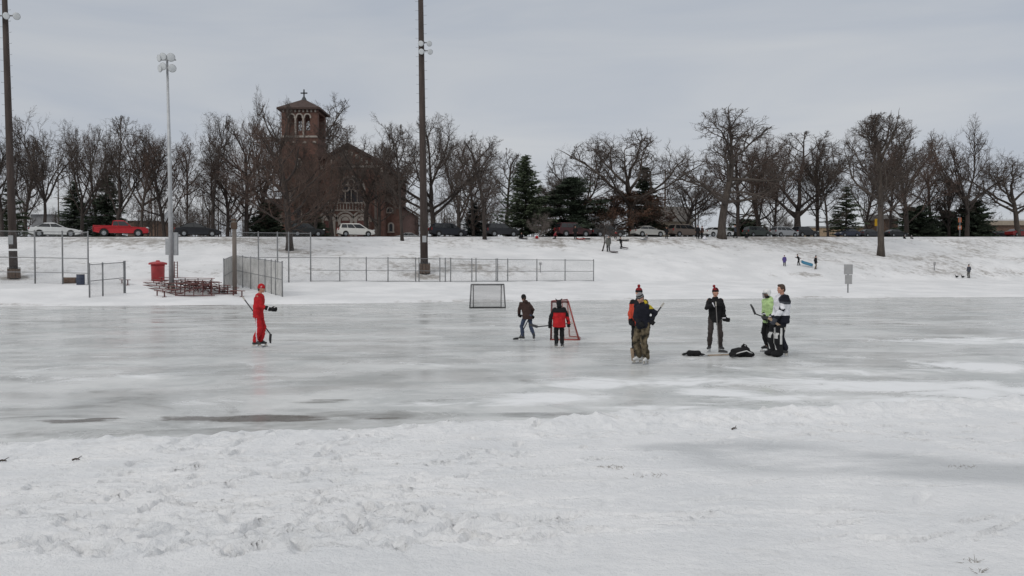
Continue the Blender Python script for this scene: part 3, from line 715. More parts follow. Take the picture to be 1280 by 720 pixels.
for key, cx, top, wp, off, rz, lab in TREES: place(key, cx, top, wp, off=off, rz=R_(rz), label=lab)
place('maple_red', 362, 152, 112, label='reddish twiggy bare tree on the snow slope in front of the bell tower', base_py=313, rz=R_(45))
place('tall', 1101, 136, 82, label='lone tall bare tree standing down the slope right of the grey sign', base_py=320, rz=R_(20))
place('russet', 768, 234, 60, off=12, label='low tree with russet dry leaves next to the dark pine')
place('russet', 797, 232, 58, off=15, label='low tree with russet dry leaves under the spreading oak', rz=2.0)
r = place('sapling', 752.5, 270, 38, label='leaning sapling beside the adult in the grey coat', base_py=314, name='bare_sapling'); r.rotation_euler = (0, R_(16), 0)
place('pale_bush', 675, 264, 26, off=2.0, label='pale bare bush in front of the maroon van', name='bare_bush', cat='bush')
place('pale_bush', 978, 258, 26, off=16, label='pale bare bush behind the silver minivan', name='bare_bush', cat='bush', rz=1)
place('pale_bush', 245, 262, 34, off=24, label='pale brush behind the black sedan', name='bare_bush', cat='bush', rz=2)

# evergreens ---------------------------------------------------------------
def conifer_proto(key, seed, H=12., Rm=2.6, base=.06, whorls=38, per=8, droop=.35, shape=.85, mat=None, sp=(.26, .075), irregular=.2, dens=1.0):
    rg = np.random.default_rng(seed); cs = []; ds = []; sg0 = []; sg1 = []; sr = []
    for i in range(whorls):
        f = base+(1-base)*(i+rg.random()*.6)/whorls; z = f*H
        Rw = Rm*max(.04, (1-f)/(1-base))**shape*(min(1, .55+ (f-base)*6))
        for k in range(per):
            a = rg.random()*6.283; L_ = Rw*rg.uniform(1-irregular*2, 1.08); el = rg.uniform(-.15, .25)+.55*f
            n = max(2, int(L_/.16*dens)); s_ = np.linspace(.12, 1, n)
            r_ = s_*L_; zz = z+r_*math.sin(el)-droop*r_*s_*.8+.1*rg.normal()
            sg0.append((0, 0, z)); sg1.append((math.cos(a)*L_, math.sin(a)*L_, zz[-1])); sr.append(.02)
            for q in range(5):
                jit = rg.normal(0, .05+.10*s_[:, None], (n, 3))*np.array([1, 1, .6])
                c = np.stack([math.cos(a)*r_, math.sin(a)*r_, zz], 1)+jit
                side = rg.choice([-1, 1], n)*rg.uniform(.2, .9, n)
                d = np.stack([np.cos(a+side), np.sin(a+side), rg.normal(-.15, .35, n)], 1)
                cs.append(c+d*.12); ds.append(d)
    c = np.concatenate(cs); d = np.concatenate(ds)
    crown = quads('crown', c, sp[0], sp[1], mat or m_needle, d)
    mb = MB(); mb.tube([(0, 0, -.4), (0, 0, H*.5), (0, 0, H*.98)], [.20, .12, .02], 7); tm = mb.mesh('trunk'); tm.materials.append(m_bark)
    PROTO[key] = dict(trunk=tm, crown=crown, leaves=None, h=H, w=Rm*2*.95, cx=0)
def pine_proto(key, seed, H=13., Rm=4., mat=None, n_clump=120, low=.12, shape=.6, clump=.75, per=150):
    rg = np.random.default_rng(seed); cs = []; ds = []; mb = MB()
    mb.tube([(0, 0, -.4), (.1, 0, H*.5), (0, .1, H*.97)], [.24, .15, .03], 7)
    for i in range(n_clump):
        f = low+(1-low)*rg.random()**1.15; z = f*H; a = rg.random()*6.283; env = Rm*(1-f)**shape*min(1, .6+(f-low)*3.0)*(.72+.34*math.sin(2*a+f*9)+.14*math.sin(5*a-f*17))+.15
        rr = env*rg.uniform(.35, 1.0); p = np.array([math.cos(a)*rr, math.sin(a)*rr, z+rg.normal(0, .2)])
        mb.tube([(0, 0, max(z-.25*rr, .2)), (p[0]*.5, p[1]*.5, z-.1*rr), tuple(p)], [.06, .045, .02], 4, caps=False)
        cl = clump*rg.uniform(.6, 1.25); k = int(per*cl)
        dd = rg.normal(0, 1, (k, 3)); dd /= np.linalg.norm(dd, axis=1, keepdims=True)
        cs.append(p+dd*np.array([cl, cl, cl*.55])*rg.random((k, 1))**.45); ds.append(dd*np.array([1, 1, .6])+np.array([0, 0, .35]))
    crown = quads('crown', np.concatenate(cs), .20, .05, mat or m_needle2, np.concatenate(ds))
    tm = mb.mesh('trunk'); tm.materials.append(m_bark)
    PROTO[key] = dict(trunk=tm, crown=crown, leaves=None, h=H, w=Rm*1.7, cx=0)
conifer_proto('spruce', 1, Rm=2.5); conifer_proto('spruce_wide', 2, Rm=3.3, droop=.25, irregular=.28, whorls=30)
conifer_proto('spruce_blue', 3, Rm=2.8, mat=m_needle3, droop=.2); conifer_proto('spruce_ragged', 4, Rm=3.2, irregular=.34, whorls=24, per=7, droop=.15, mat=m_needle2)
conifer_proto('round_shrub', 6, H=6, Rm=3.0, base=.02, whorls=26, per=10, droop=.1, shape=.5, irregular=.3)
conifer_proto('pine', 7, H=13, Rm=3.9, irregular=.36, whorls=34, per=11, droop=-.05, mat=m_needle2, shape=.9, sp=(.24, .075))
pine_proto('pine_dark', 8, Rm=4.2, mat=m_needle, shape=.5, n_clump=230, low=.03, clump=.72, per=190)
for key, cx, top, wp, off, lab, nm in [
 ('spruce_wide', 94, 226, 42, 27, 'dark spruce behind the tail of the white sedan', 'spruce_tree'),
 ('spruce_wide', 134, 214, 46, 27, 'dark broad spruce behind the red pickup', 'spruce_tree'),
 ('spruce_ragged', 14, 226, 40, 18, 'dark ragged spruce behind the tall brown pole at the photo edge', 'spruce_tree'),
 ('pine', 657, 194, 66, 13, 'tall pointed green pine behind the black van on the crest', 'pine_tree'),
 ('pine_dark', 716, 222, 84, 13, 'broad nearly black pine behind the maroon van', 'pine_tree'),
 ('spruce', 806, 208, 46, 18, 'tall narrow dark spruce beside the tan house', 'spruce_tree'),
 ('spruce_blue', 593, 252, 36, 26, 'small blue green spruce behind the black van', 'spruce_tree'),
 ('spruce_ragged', 1057, 232, 42, 13, 'lone dark green spruce standing before the tan wall', 'spruce_tree'),
 ('round_shrub', 1146, 258, 50, 14, 'dark rounded evergreen near the lone tall tree', 'evergreen_shrub'),
 ('round_shrub', 1216, 252, 46, 12, 'dark rounded evergreen beneath the wide open tree', 'evergreen_shrub'),
 ('round_shrub', 1183, 264, 40, 22, 'dark rounded evergreen behind the small orange sign', 'evergreen_shrub'),
 ('round_shrub', 932, 274, 60, 40, 'far dark evergreen hedge clump behind the dark green minivan', 'evergreen_shrub'),
 ('round_shrub', 335, 254, 44, 20, 'dark evergreen at the foot of the bell tower', 'evergreen_shrub'),
 ('round_shrub', 390, 268, 40, 26, 'low dark evergreen before the church wall', 'evergreen_shrub'),
]: place(key, cx, top, wp, off=off, rz=random.uniform(0, 6), label=lab, name=nm, cat='evergreen')

# far woods behind the street: one mass of thin stems and brush
g0 = []; g1 = []; ga = []; gb = []
protos = []
for sd_ in range(4):
    g = TreeGen(seed=200+sd_, trunk=.6, n=(11, 5, 4, 3, 2), lens=(.4, .5, .5, .5, .5), ang=(.7, .6, .7, .8, .8), up=(0, .15, .1, .05, 0, 0), start=(.25, .2, .2, .2, .2), maxlev=4, rad=(.2, .1, .06, .04, .03, .02))
    th = g.thick; pts = np.array([tuple(p) for p in th.v])
    protos.append((np.array([tuple(p) for p in g.p0]), np.array([tuple(p) for p in g.p1]), np.array(g.r0), np.array(g.r1), pts, th.f))
tv, tf, off_ = [], [], 0
for i in range(300):
    px = random.uniform(-60, 1340); off = random.uniform(28, 90)
    if 790 < px < 1290 and random.random() < .6: continue
    if 330 < px < 500 and off < 70: continue
    b = crest(px, off); h = random.uniform(6, 15)*(1 if px < 700 else .72); a_ = random.uniform(0, 6.28); ca, sa = math.cos(a_), math.sin(a_)
    p0, p1, r0, r1, _, _ = protos[i % 4]; Rm_ = np.array([[ca, sa, 0], [-sa, ca, 0], [0, 0, 1]])
    sc = np.array([h/20*1.15, h/20*1.15, h/20]); bb = np.array(tuple(b))
    g0.append((p0*sc)@Rm_+bb); g1.append((p1*sc)@Rm_+bb); ga.append(r0*.6); gb.append(r1*.6)
    g0.append(bb[None]); g1.append(bb[None]+np.array([[0, 0, h*.6]])); ga.append(np.array([.16])); gb.append(np.array([.06]))
vs, fs = seg_prisms(np.concatenate(g0), np.concatenate(g1), np.concatenate(ga), np.concatenate(gb))
tag(np_mesh('far_woods', vs, fs, m_twig), 'brown far off brush and thin bare stems behind the parked cars', 'woods', kind='stuff')
# ------------------------------------------------------------------ poles
m_pole = M('creosote_wood', (.048, .035, .030), .9, .3, 4, .4, 20, stretch=(1, 1, .15))
m_steel = M('galvanised_steel', (.40, .41, .42), .5, .12, 3, .1, 40, metal=.3)
m_steel_d = M('weathered_steel', (.21, .215, .22), .55, .2, 4, metal=.4)
m_conc = M('concrete', (.30, .28, .25), .9, .2, 3, .3, 30)
m_wood = M('weathered_board', (.085, .055, .038), .9, .3, 3, .4, 25, stretch=(1, 1, .2))
m_lens = M('lamp_glass', (.55, .57, .58), .15, .08, 5)
m_white = M('white_paint', (.74, .75, .75), .5, .08, 4)
m_greyp = M('grey_paint', (.32, .33, .34), .5, .1, 4)
m_dark = M('black_rubber', (.02, .02, .021), .7, .2, 8)
def floodlight(parent, c, d, r, mat=None):
    mb = MB(); d = V(d).normalized()
    mb.lathe([(-.62*r, .22*r), (-.5*r, .34*r), (-.25*r, .62*r), (.15*r, .93*r), (.3*r, r), (.36*r, r)], c, d, 18)
    o = mb.build('floodlight', mat or m_steel, parent, True)
    mb = MB(org=None); mb.lathe([(.361*r, .001), (.363*r, .93*r), (.40*r, .85*r), (.45*r, .4*r), (.46*r, .001)], c, d, 18)
    mb.build('lens', m_lens, o, True)
def wood_pole(px, py, top_py, wpx, label, lamps, armY, lean=0.0, plate=None):
    b = on_hill(px, py); s = FPX/b.y; H = at(px, top_py, b.y).z-b.z; r0 = wpx/2/s
    t = thing('light_pole', label, 'light pole', b)
    mb = MB(); mb.tube([(0, 0, -.5), (lean*.3, 0, H*.3), (lean, 0, H)], [r0*1.05, r0*.92, r0*.62], 14); mb.build('shaft', m_pole, t, True)
    mb = MB(); rr = r0*1.45; hh = 12/s
    for k in range(12):
        a = 2*PI*k/12; mb.box((rr*math.cos(a), rr*math.sin(a), hh/2), (.05, rr*.48, hh+random.uniform(-.05, .05)), a)
    mb.build('base_guard', m_wood, t)
    mb = MB(); mb.tube([(0, 0, hh+.03), (0, 0, hh+.10)], [rr*1.06, rr*1.04], 14); mb.build('guard_collar', m_dark, t)
    z = 6.
    while z < H-.5:
        sg = -1 if int(z/.45) % 2 else 1
        xx = lean*z/H; mb = MB(); mb.tube([(xx+sg*r0*.5, -.05, z), (xx+sg*(r0+.16), -.05, z+.01), (xx+sg*(r0+.16), -.05, z+.05)], .014, 5); mb.build('climbing_step', m_steel_d, t); z += .45
    for (ppx, ppy, rp, dx) in lamps:
        c = at(ppx, ppy, b.y)-b; c.y = -.45; floodlight(t, c, (dx, -1, -.35), rp/s)
    for (x0, x1, yy) in armY:
        p = at(x0, yy, b.y)-b; q = at(x1, yy, b.y)-b; p.y = q.y = -r0*.9
        mb = MB(); mb.beam(p, q, .09, .09); mb.beam((p+q)/2+V((0, .2, 0)), (p+q)/2+V((0, -.3, 0)), .08, .08); mb.build('cross_arm', m_steel_d, t)
    if plate:
        for (ppx, ppy, wp, hp, mt) in plate:
            c = at(ppx, ppy, b.y)-b; c.y = -r0*1.1; mb = MB(); mb.box(c, (wp/s, .03, hp/s)); mb.build('plate', mt, t)
    return t
wood_pole(17.5, 348, -40, 9.4, 'tall brown wooden light pole at the photo edge with three lamps on one arm', [(1, 22, 4.2, -.4), (13, 22, 4.4, 0), (25.5, 22.5, 4.4, .3)], [(-3, 27, 21)], -.5,
          [(16.5, 300, 6, 11, m_greyp), (20, 312.5, 12, 2.4, m_white)])
wood_pole(530.5, 342, -60, 9.4, 'tallest brown wooden light pole in the middle with four lamps in two pairs', [(527, 56, 3.6, -.1), (537, 56.2, 3.4, .35), (527.6, 66, 3.6, -.1), (538, 66.3, 3.4, .35)], [(526, 536, 54.5), (526, 537, 64.5)], -.35,
          [(531, 299, 5, 8, m_greyp)])
# slim grey steel lamp post with cluster head
b = on_hill(214.5, 361); s = FPX/b.y; H = at(212, 72, b.y).z-b.z
t = thing('light_pole', 'slim grey steel light pole beside the bleachers with a cluster of six floodlights', 'light pole', b)
mb = MB(); mb.tube([(0, 0, -.3), (-.05, 0, H*.5), (-.18, 0, H)], [3.1/s, 2.4/s, 1.25/s], 12); mb.build('shaft', m_steel, t, True)
mb = MB(); mb.tube([(0, 0, 0), (0, 0, .35)], [4.2/s, 3.6/s], 12); mb.build('base_guard', m_conc, t)
for (ppx, ppy, rp, dx) in [(202, 74, 4.4, -.75), (207.5, 72.5, 4.6, -.15), (215.6, 73, 5.2, .35), (203, 87, 4.4, -.75), (207.5, 84.6, 4.6, -.15), (217, 86.5, 5.0, .5)]:
    c = at(ppx, ppy, b.y)-b; c.y = -.28-.12*(abs(dx) < .3); floodlight(t, c, (dx, -1, -.25), rp/s)
for yy in (75, 85):
    p = at(200, yy, b.y)-b; q = at(220, yy, b.y)-b; mb = MB(); mb.beam(p, q, .07, .07); mb.build('cross_arm', m_steel_d, t)
for (x0, x1, y0, y1, yo) in [(207.5, 213, 298, 318.5, -.02), (215.5, 221.3, 290.5, 319, .14)]:
    p = at(x0, y1, b.y)-b; q = at(x1, y0, b.y)-b; mb = MB(); mb.box(((p.x+q.x)/2, yo, (p.z+q.z)/2), (q.x-p.x, .22, q.z-p.z)); mb.build('switch_box', m_greyp, t, bevel=.015)

# ------------------------------------------------------------------ fences
def wires(A, B, h, sp=.085, r=.0026):
    A = np.array(tuple(A)); B = np.array(tuple(B)); Lh = np.linalg.norm(B-A); e = (B-A)/Lh; up = np.array([0, 0, 1.])
    p0 = []; p1 = []
    for sgn in (1, -1):
        for u0 in np.arange(-h, Lh, sp):
            a, c = u0, u0+h
            va, vc = 0., h
            if a < 0: va = -a; a = 0.
            if c > Lh: vc = h-(c-Lh); c = Lh
            if c <= a: continue
            if sgn < 0: va, vc = h-va, h-vc
            p0.append(A+e*a+up*va); p1.append(A+e*c+up*vc)
    k = len(p0); return seg_prisms(p0, p1, np.full(k, r), np.full(k, r))
def fence(label, pts, h, posts, rails=(1.0,), pr=.045, rr=.025, post_h=None, sp=.085, name='chain_link_fence', wr=.0024, slat=None):
    """pts: ground line; posts: fractions along each stretch"""
    org = pts[0]; t = thing(name, label, 'fence', org)
    for i in range(len(pts)-1):
        A, B = pts[i]-org, pts[i+1]-org
        for f in posts[i]:
            p = A.lerp(B, f); ph = (post_h or h)+.06
            mb = MB(); mb.tube([p+V((0, 0, -.4)), p+V((0, 0, ph))], pr, 8); mb.ell(p+V((0, 0, ph)), (pr*1.15, pr*1.15, pr), n=8); mb.build('post', m_steel_d, t, True)
        for k in rails:
            mb = MB(); mb.tube([A+V((0, 0, h*k)), B+V((0, 0, h*k))], rr, 6); mb.build('rail', m_steel_d, t)
        vs, fs = wires(A, B, h, sp, wr); np_mesh('wire_mesh', vs, fs, m_steel_d, t)
        if slat:
            mb = MB(); n = int((B-A).length/slat); e = (B-A).normalized(); nn = V((-e.y, e.x, 0))
            for q in range(n):
                c = A.lerp(B, (q+.5)/n); w_ = slat*.33; z0 = .06+random.uniform(0, .05); z1 = h-.06
                pl = [c-e*w_+V((0, 0, z0)), c+e*w_+V((0, 0, z0)), c+e*w_+V((0, 0, z1)), c-e*w_+V((0, 0, z1))]
                mb.prism(pl, nn*-.003, nn*.003)
            mb.build('slats', m_slat, t)
    return t
m_slat = M('privacy_slats', (.46, .455, .44), .7, .22, 1.5)
FY = 79.0
def fpt(px, Y): return ground(px, Y)
# tall backstop wings, low outfield fence, dugout screens
p0, p1, p2 = on_hill(-60, 354), on_hill(44, 354.5), on_hill(110.5, 356)
hL = 65/FPX*p1.y
fence('tall chain link backstop in front of the brown barrel', [p0, p1, p2], hL, [(0, .5), (0, .52, 1)], (1.0, .5, .22), .06, .03, name='backstop_fence')
a_, b_ = on_hill(112, 372), on_hill(156.5, 366.5)
fence('low chain link dugout wing with dirt at its end post', [a_, b_], 41/FPX*a_.y, [(0, .36, .97, 1)], (1.0, .5), .055, .03, name='dugout_fence')
a_, b_ = on_hill(353, 371), on_hill(293, 356); c_ = on_hill(280, 366)
hd = 43/FPX*a_.y
fence('dugout screen of pale slats behind the red suited skater', [a_, b_, c_], hd, [(0, .12, .2, .32, .45, .62, .8), (0, 1)], (1.0, .5), .05, .028, name='dugout_fence', slat=.14)
p0, p1 = on_hill(294, 353.5), on_hill(388.5, 352)
fence('tall chain link backstop behind the pale slat screen', [p0, p1], 60/FPX*p1.y, [(.30, .55, .7, 1)], (1.0, .5), .06, .03, name='backstop_fence')
P_ = [on_hill(px, py) for px, py in ((389.5, 352), (487, 352.3), (622, 352), (742, 351.5))]
fence('long low chain link fence running behind the soccer goal', P_, 29.5/FPX*P_[1].y, [(.36, .70, .98), (.23, .26, .45, .5, .55, .75, .79, .985), (0, .1, .395, .69, 1)], (1.0, .47, .02), .05, .028)
# thick wooden post at the dugout
b = on_hill(293.5, 367.5); s = FPX/b.y; t = thing('wooden_post', 'stout grey wooden post with a brown cap beside the slat screen', 'post', b)
mb = MB(); mb.tube([(0, 0, -.3), (0, 0, 92/s)], [2.7/s, 2.6/s], 12); mb.build('shaft', M('grey_wood', (.16, .137, .12), .9, .25, 3, .4, 20, stretch=(1, 1, .2)), t, True)
mb = MB(); mb.box((0, 0, 92.5/s), (6.4/s, 6.4/s, 1.2/s)); mb.box((0, 0, 85/s), (5.9/s, 5.9/s, 8/s)); mb.build('cap', m_wood, t)

# ------------------------------------------------------------------ bleachers, benches, bins
m_red = M('red_steel', (.10, .028, .025), .55, .3, 4)
m_seat = M('worn_red_plank', (.15, .062, .055), .7, .35, 2, stretch=(1, .2, 1))
def bleacher(label, org, run_dir, step_dir, L, rows=5):
    t = thing('bleachers', label, 'bleachers', org); rd = V(run_dir).normalized(); sd_ = V(step_dir).normalized()
    for i in range(rows):
        z = .28+.2*i; c = sd_*(.61*i); w = sd_*.12
        for nm, zz, cc, hw in (('seat', z+.17, c, .125), ('footboard', z-.08, c+sd_*.33, .12)):
            mb = MB(); A = cc+V((0, 0, zz)); pl = [A-sd_*hw, A+sd_*hw, A+sd_*hw+V((0, 0, .045)), A-sd_*hw+V((0, 0, .045))]
            mb.prism(pl, V((0, 0, 0)), rd*L); mb.build(nm, m_seat, t)
    n = 5
    for k in range(n):
        o = rd*(.25+(L-.5)*k/(n-1)); mb = MB()
        top = sd_*(.61*(rows-1))
        mb.beam(o+V((0, 0, .05)), o+top+sd_*.2+V((0, 0, .05)), .05, .06)
        for i in range(rows):
            c = o+sd_*(.61*i); mb.beam(c, c+V((0, 0, .28+.2*i+.168)), .05, .05)
            mb.beam(c+V((0, 0, .2+.2*i-.03)), c+sd_*.45+V((0, 0, .2+.2*i-.03)), .045, .045)
        mb.beam(o+V((0, 0, .1)), o+top+V((0, 0, .95)), .04, .04)
        mb.build('frame', m_red, t)
    mb = MB()
    for k in range(n-1):
        o = rd*(.25+(L-.5)*k/(n-1)); q = rd*(.25+(L-.5)*(k+1)/(n-1)); top = sd_*(.61*(rows-1))
        mb.beam(o+top+V((0, 0, .05)), q+top+V((0, 0, 1.0)), .035, .035); mb.beam(o+top+V((0, 0, 1.0)), q+top+V((0, 0, .05)), .035, .035)
    mb.build('cross_brace', m_red, t)
    return t
A = on_hill(221, 370.5); B = on_hill(176, 358)
rd = (B-A); rd.z = 0; rd.normalize(); st = V((rd.y, -rd.x, 0))*1
bleacher('red bleachers rising toward the steel light pole, seats facing the dugout wing', A, rd, V((.93, .25, 0)), 11.0, 5)
bleacher('red bleachers stepping down toward the wooden post and slat screen', on_hill(297, 368.5), rd, V((-.96, -.12, 0)), 6.5, 4)
def bench(label, px, py):
    b = on_hill(px, py); t = thing('bench', label, 'bench', b); rz = math.atan2(rd.y, rd.x)-PI/2
    t.rotation_euler = (0, 0, rz)
    mb = MB(); mb.box((0, .9, .44), (.28, 2.0, .05)); mb.build('seat', m_seat, t)
    for y_ in (.15, 1.65):
        mb = MB(); mb.box((0, y_, .2), (.07, .07, .42)); mb.box((0, y_, .03), (.3, .06, .05)); mb.build('leg', m_red, t)
bench('small red player bench in the snow in front of the steel light pole', 206.5, 372)
bench('small red player bench in the snow by the slat screen', 303.5, 371.5)
bench('small red player bench beside the chain link dugout wing', 160.5, 357)
# red drum shaped kiosk with wide lid
b = on_hill(197.5, 351); s = FPX/b.y; t = thing('trash_drum', 'large red drum with a wide flat lid behind the bleachers', 'drum', b)
m_redp = M('red_paint', (.34, .028, .030), .45, .2, 2)
mb = MB(); mb.lathe([(-.2, 7.6/s), (18/s, 8.0/s), (18.3/s, 8.3/s), (20/s, 8.0/s)], (0, 0, 0), (0, 0, 1), 24); mb.build('body', m_redp, t, True)
mb = MB(); mb.lathe([(20/s, 10.6/s), (21.2/s, 11/s), (22.4/s, 10.4/s), (23.6/s, 6/s), (24/s, 2.6/s), (25.4/s, 2.2/s), (25.6/s, .3/s)], (0, 0, 0), (0, 0, 1), 24); mb.build('lid', m_redp, t)
b = on_hill(220, 347); s = FPX/b.y; t = thing('ladder_frame', 'thin red ladder frame standing behind the steel light pole', 'ladder', b)
mb = MB()
for xx in (-1.9/s, 1.9/s): mb.beam((xx, 0, -.1), (xx, 0, 20/s), .06, .06)
mb.build('rails', m_red, t)
mb = MB()
for k in range(6): mb.beam((-1.9/s, 0, (2+3.4*k)/s), (1.9/s, 0, (2+3.4*k)/s), .04, .04)
mb.build('rungs', m_red, t)
# barrels
def barrel(label, px, py, wpx, hpx, mat, lying):
    b = on_hill(px, py); s = FPX/b.y
    t = thing('barrel', label, 'barrel', b)
    L_, r_ = ((wpx/s), hpx/2/s) if lying else (hpx/s, wpx/2/s)
    o, ax = (V((-L_/2, 0, r_)), V((1, .15, 0))) if lying else (V((0, 0, -.03)), V((0, 0, 1)))
    pr = [(0, r_*.96)]
    for f in (.02, .32, .345, .37, .63, .655, .68, .98): pr.append((L_*f, r_*(1.04 if f in (.345, .655) else 1)))
    pr.append((L_, r_*.96)); mb = MB(); mb.lathe(pr, o, ax, 20); mb.build('drum', mat, t, True)
    mb = MB(); mb.lathe([(L_-.01, r_*1.03), (L_+.03, r_*1.03)], o, ax, 20); mb.lathe([(-.02, r_*1.03), (.02, r_*1.03)], o, ax, 20); mb.build('rim', m_dark, t)
barrel('rusty brown barrel lying on its side in the snow', 87.5, 354.5, 14.5, 7.5, M('rust', (.125, .075, .048), .9, .4, 5, .2), True)
barrel('dark blue barrel standing upright in the snow', 100.8, 356, 9.5, 13, M('blue_drum', (.035, .045, .075), .6, .25, 3), False)
# signs on the slope and shore
def board_sign(label, px, py, boards, post_top, name='sign', postw=1.2, mat=None, cat='sign', Y=None):
    b = on_hill(px, py) if Y is None else ground(px, Y); s = FPX/b.y; t = thing(name, label, cat, b)
    g = lambda yy: at(px, yy, b.y).z-b.z
    mb = MB(); mb.box((0, .03, g(post_top)/2-.2), (postw/s, postw/s, g(post_top)+.4)); mb.build('post', m_steel_d, t)
    for k, (dx, y0, y1, wp, mt) in enumerate(boards):
        mb = MB(); mb.box((dx/s, -.03-.004*k, (g(y0)+g(y1))/2), (wp/s, .03, g(y0)-g(y1))); mb.build('board', mt, t, bevel=.008)
    return t
m_grey2 = M('sign_back', (.30, .30, .30), .6, .12, 2)
board_sign('grey sign of two stacked boards seen from behind at the shore', 1060, 366, [(0, 330.5, 343, 11, m_grey2), (.3, 343.6, 355, 9, m_grey2)], 331)
board_sign('tiny grey post sign on the slope near the lone man', 1168, 338, [(0, 327.5, 331.5, 3, m_grey2)], 328, postw=.7)
board_sign('tiny grey post sign seen behind the long chain link fence', 675.5, 341, [(0, 328, 331, 3, m_grey2)], 328, postw=.9)
m_yel = M('yellow_panel', (.62, .36, .02), .5, .06, 3); m_orn = M('orange_panel', (.50, .14, .05), .5, .1, 3)
yo = float(Yc(.456))+34
board_sign('yellow square panel sign on a post between bare trees', 1096.5, 290, [(0, 273.5, 282.5, 7.5, m_yel)], 274, name='roadside_sign', Y=yo)
board_sign('small orange and white sign between two evergreen shrubs', 1199, 290, [(0, 272, 278, 4, m_orn), (0, 282, 287, 4.6, m_orn), (0, 283.4, 285.6, 2.6, m_white)], 271, name='roadside_sign', Y=float(Yc(.559))+9)

# utility poles and lines
m_up = M('utility_pole_wood', (.11, .092, .08), .9, .2, 3)
def utility(label, px, top, off, w=2.2, arms=(), mat=None):
    b = crest(px, off); s = FPX/b.y; H = at(px, top, b.y).z-b.z; t = thing('utility_pole', label, 'utility pole', b)
    mb = MB(); mb.tube([(0, 0, -.3), (0, 0, H)], [w/2/s*1.1, w/2/s*.75], 8); mb.build('shaft', mat or m_up, t, True)
    for (yy, wp) in arms:
        z = at(px, yy, b.y).z-b.z; mb = MB(); mb.box((0, -.2, z), (wp/s, .1, .12)); o = mb.build('cross_arm', m_up, t)
        for f in (-.42, .42): mb = MB(); mb.tube([(f*wp/s, -.2, z+.06), (f*wp/s, -.2, z+.28)], .05, 6); mb.build('insulator', m_greyp, o)
    return b, H
u1 = utility('utility pole with a cross arm behind the tan house', 831, 211, 40, 2.4, [(214, 9), (219, 6)])
u2 = utility('thin dark utility pole among bare trees behind the black van', 572.5, 212, 36, 2.0)
u3 = utility('pale utility pole beside the church gable', 470, 218, 20, 3.4, mat=M('pale_pole', (.15, .125, .11), .9, .2, 3))
u4 = utility('thin utility pole beside the brown minivan', 869, 246, 24, 2.0)
u5 = utility('thin utility pole beyond the yellow sign', 1083, 268, 44, 1.6)
u6 = utility('thin bare pole behind the white sedan', 74, 196, 30, 1.6)
def wire(label, a, b, sag):
    mb = MB(); pts = [a.lerp(b, k/24)-V((0, 0, sag*4*(k/24)*(1-k/24))) for k in range(25)]; mb.tube(pts, .022, 4); o = mb.build('power_line', m_dark); tag(o, label, 'wire')
wire('long sagging power line crossing behind the great oak', u1[0]+V((0, 0, u1[1]-.4)), crest(1340, 60)+V((0, 0, 13)), 1.4)
wire('sagging power line strung from the cross arm pole toward the thin dark pole', u1[0]+V((0, -.2, u1[1]-.3)), u2[0]+V((0, 0, u2[1]-.3)), 1.6)

# ------------------------------------------------------------------ parked cars
m_glass = M('car_glass', (.012, .014, .016), .08, .1, 2, spec=.7)
m_tyre = M('tyre', (.018, .018, .018), .85, .2, 10); m_rim = M('rim', (.30, .31, .32), .35, .1, 6, metal=.7)
m_arch = M('wheel_well', (.008, .008, .008), .9, .1, 5)
m_hl = M('headlamp', (.6, .62, .62), .12, .05, 4); m_tl = M('tail_lamp', (.22, .012, .012), .25, .1, 4); m_trim = M('car_trim', (.03, .03, .032), .5, .1, 6)
PROF = {   # lower body outline (x forward, z), greenhouse outline bottom-rear, top-rear, top-front, bottom-front, wheel x, wheel r, width
 'sedan': ([(-2.38, .36), (-2.42, .62), (-2.36, .90), (-2.2, .98), (-1.75, 1.01), (.95, .98), (1.9, .84), (2.25, .72), (2.4, .56), (2.38, .32), (2.0, .22), (-2.0, .24)], (-1.95, 1.0, -1.15, 1.42, .05, 1.44, 1.05, .97), (-1.42, 1.45), .32, 1.78, (-.35,)),
 'suv': ([(-2.28, .45), (-2.33, .75), (-2.3, 1.10), (-2.2, 1.16), (1.0, 1.12), (2.0, 1.02), (2.3, .88), (2.36, .62), (2.3, .36), (2.0, .30), (-2.0, .32)], (-2.24, 1.14, -1.98, 1.76, .25, 1.78, 1.12, 1.11), (-1.38, 1.42), .37, 1.86, (-1.1, -.1)),
 'minivan': ([(-2.42, .40), (-2.47, .70), (-2.42, 1.08), (-2.3, 1.12), (1.25, 1.06), (2.0, .92), (2.36, .76), (2.46, .56), (2.4, .30), (2.0, .22), (-2.0, .24)], (-2.36, 1.10, -2.08, 1.70, .45, 1.72, 1.55, 1.03), (-1.5, 1.52), .33, 1.9, (-1.2, -.1)),
 'pickup': ([(-2.9, .55), (-2.92, .80), (-2.9, 1.20), (-1.0, 1.22), (1.15, 1.18), (2.45, 1.10), (2.75, .96), (2.82, .66), (2.78, .44), (2.3, .38), (-2.4, .40)], (-1.0, 1.20, -.86, 1.80, .32, 1.82, 1.1, 1.17), (-1.75, 1.75), .40, 1.95, (-.2,)),
}
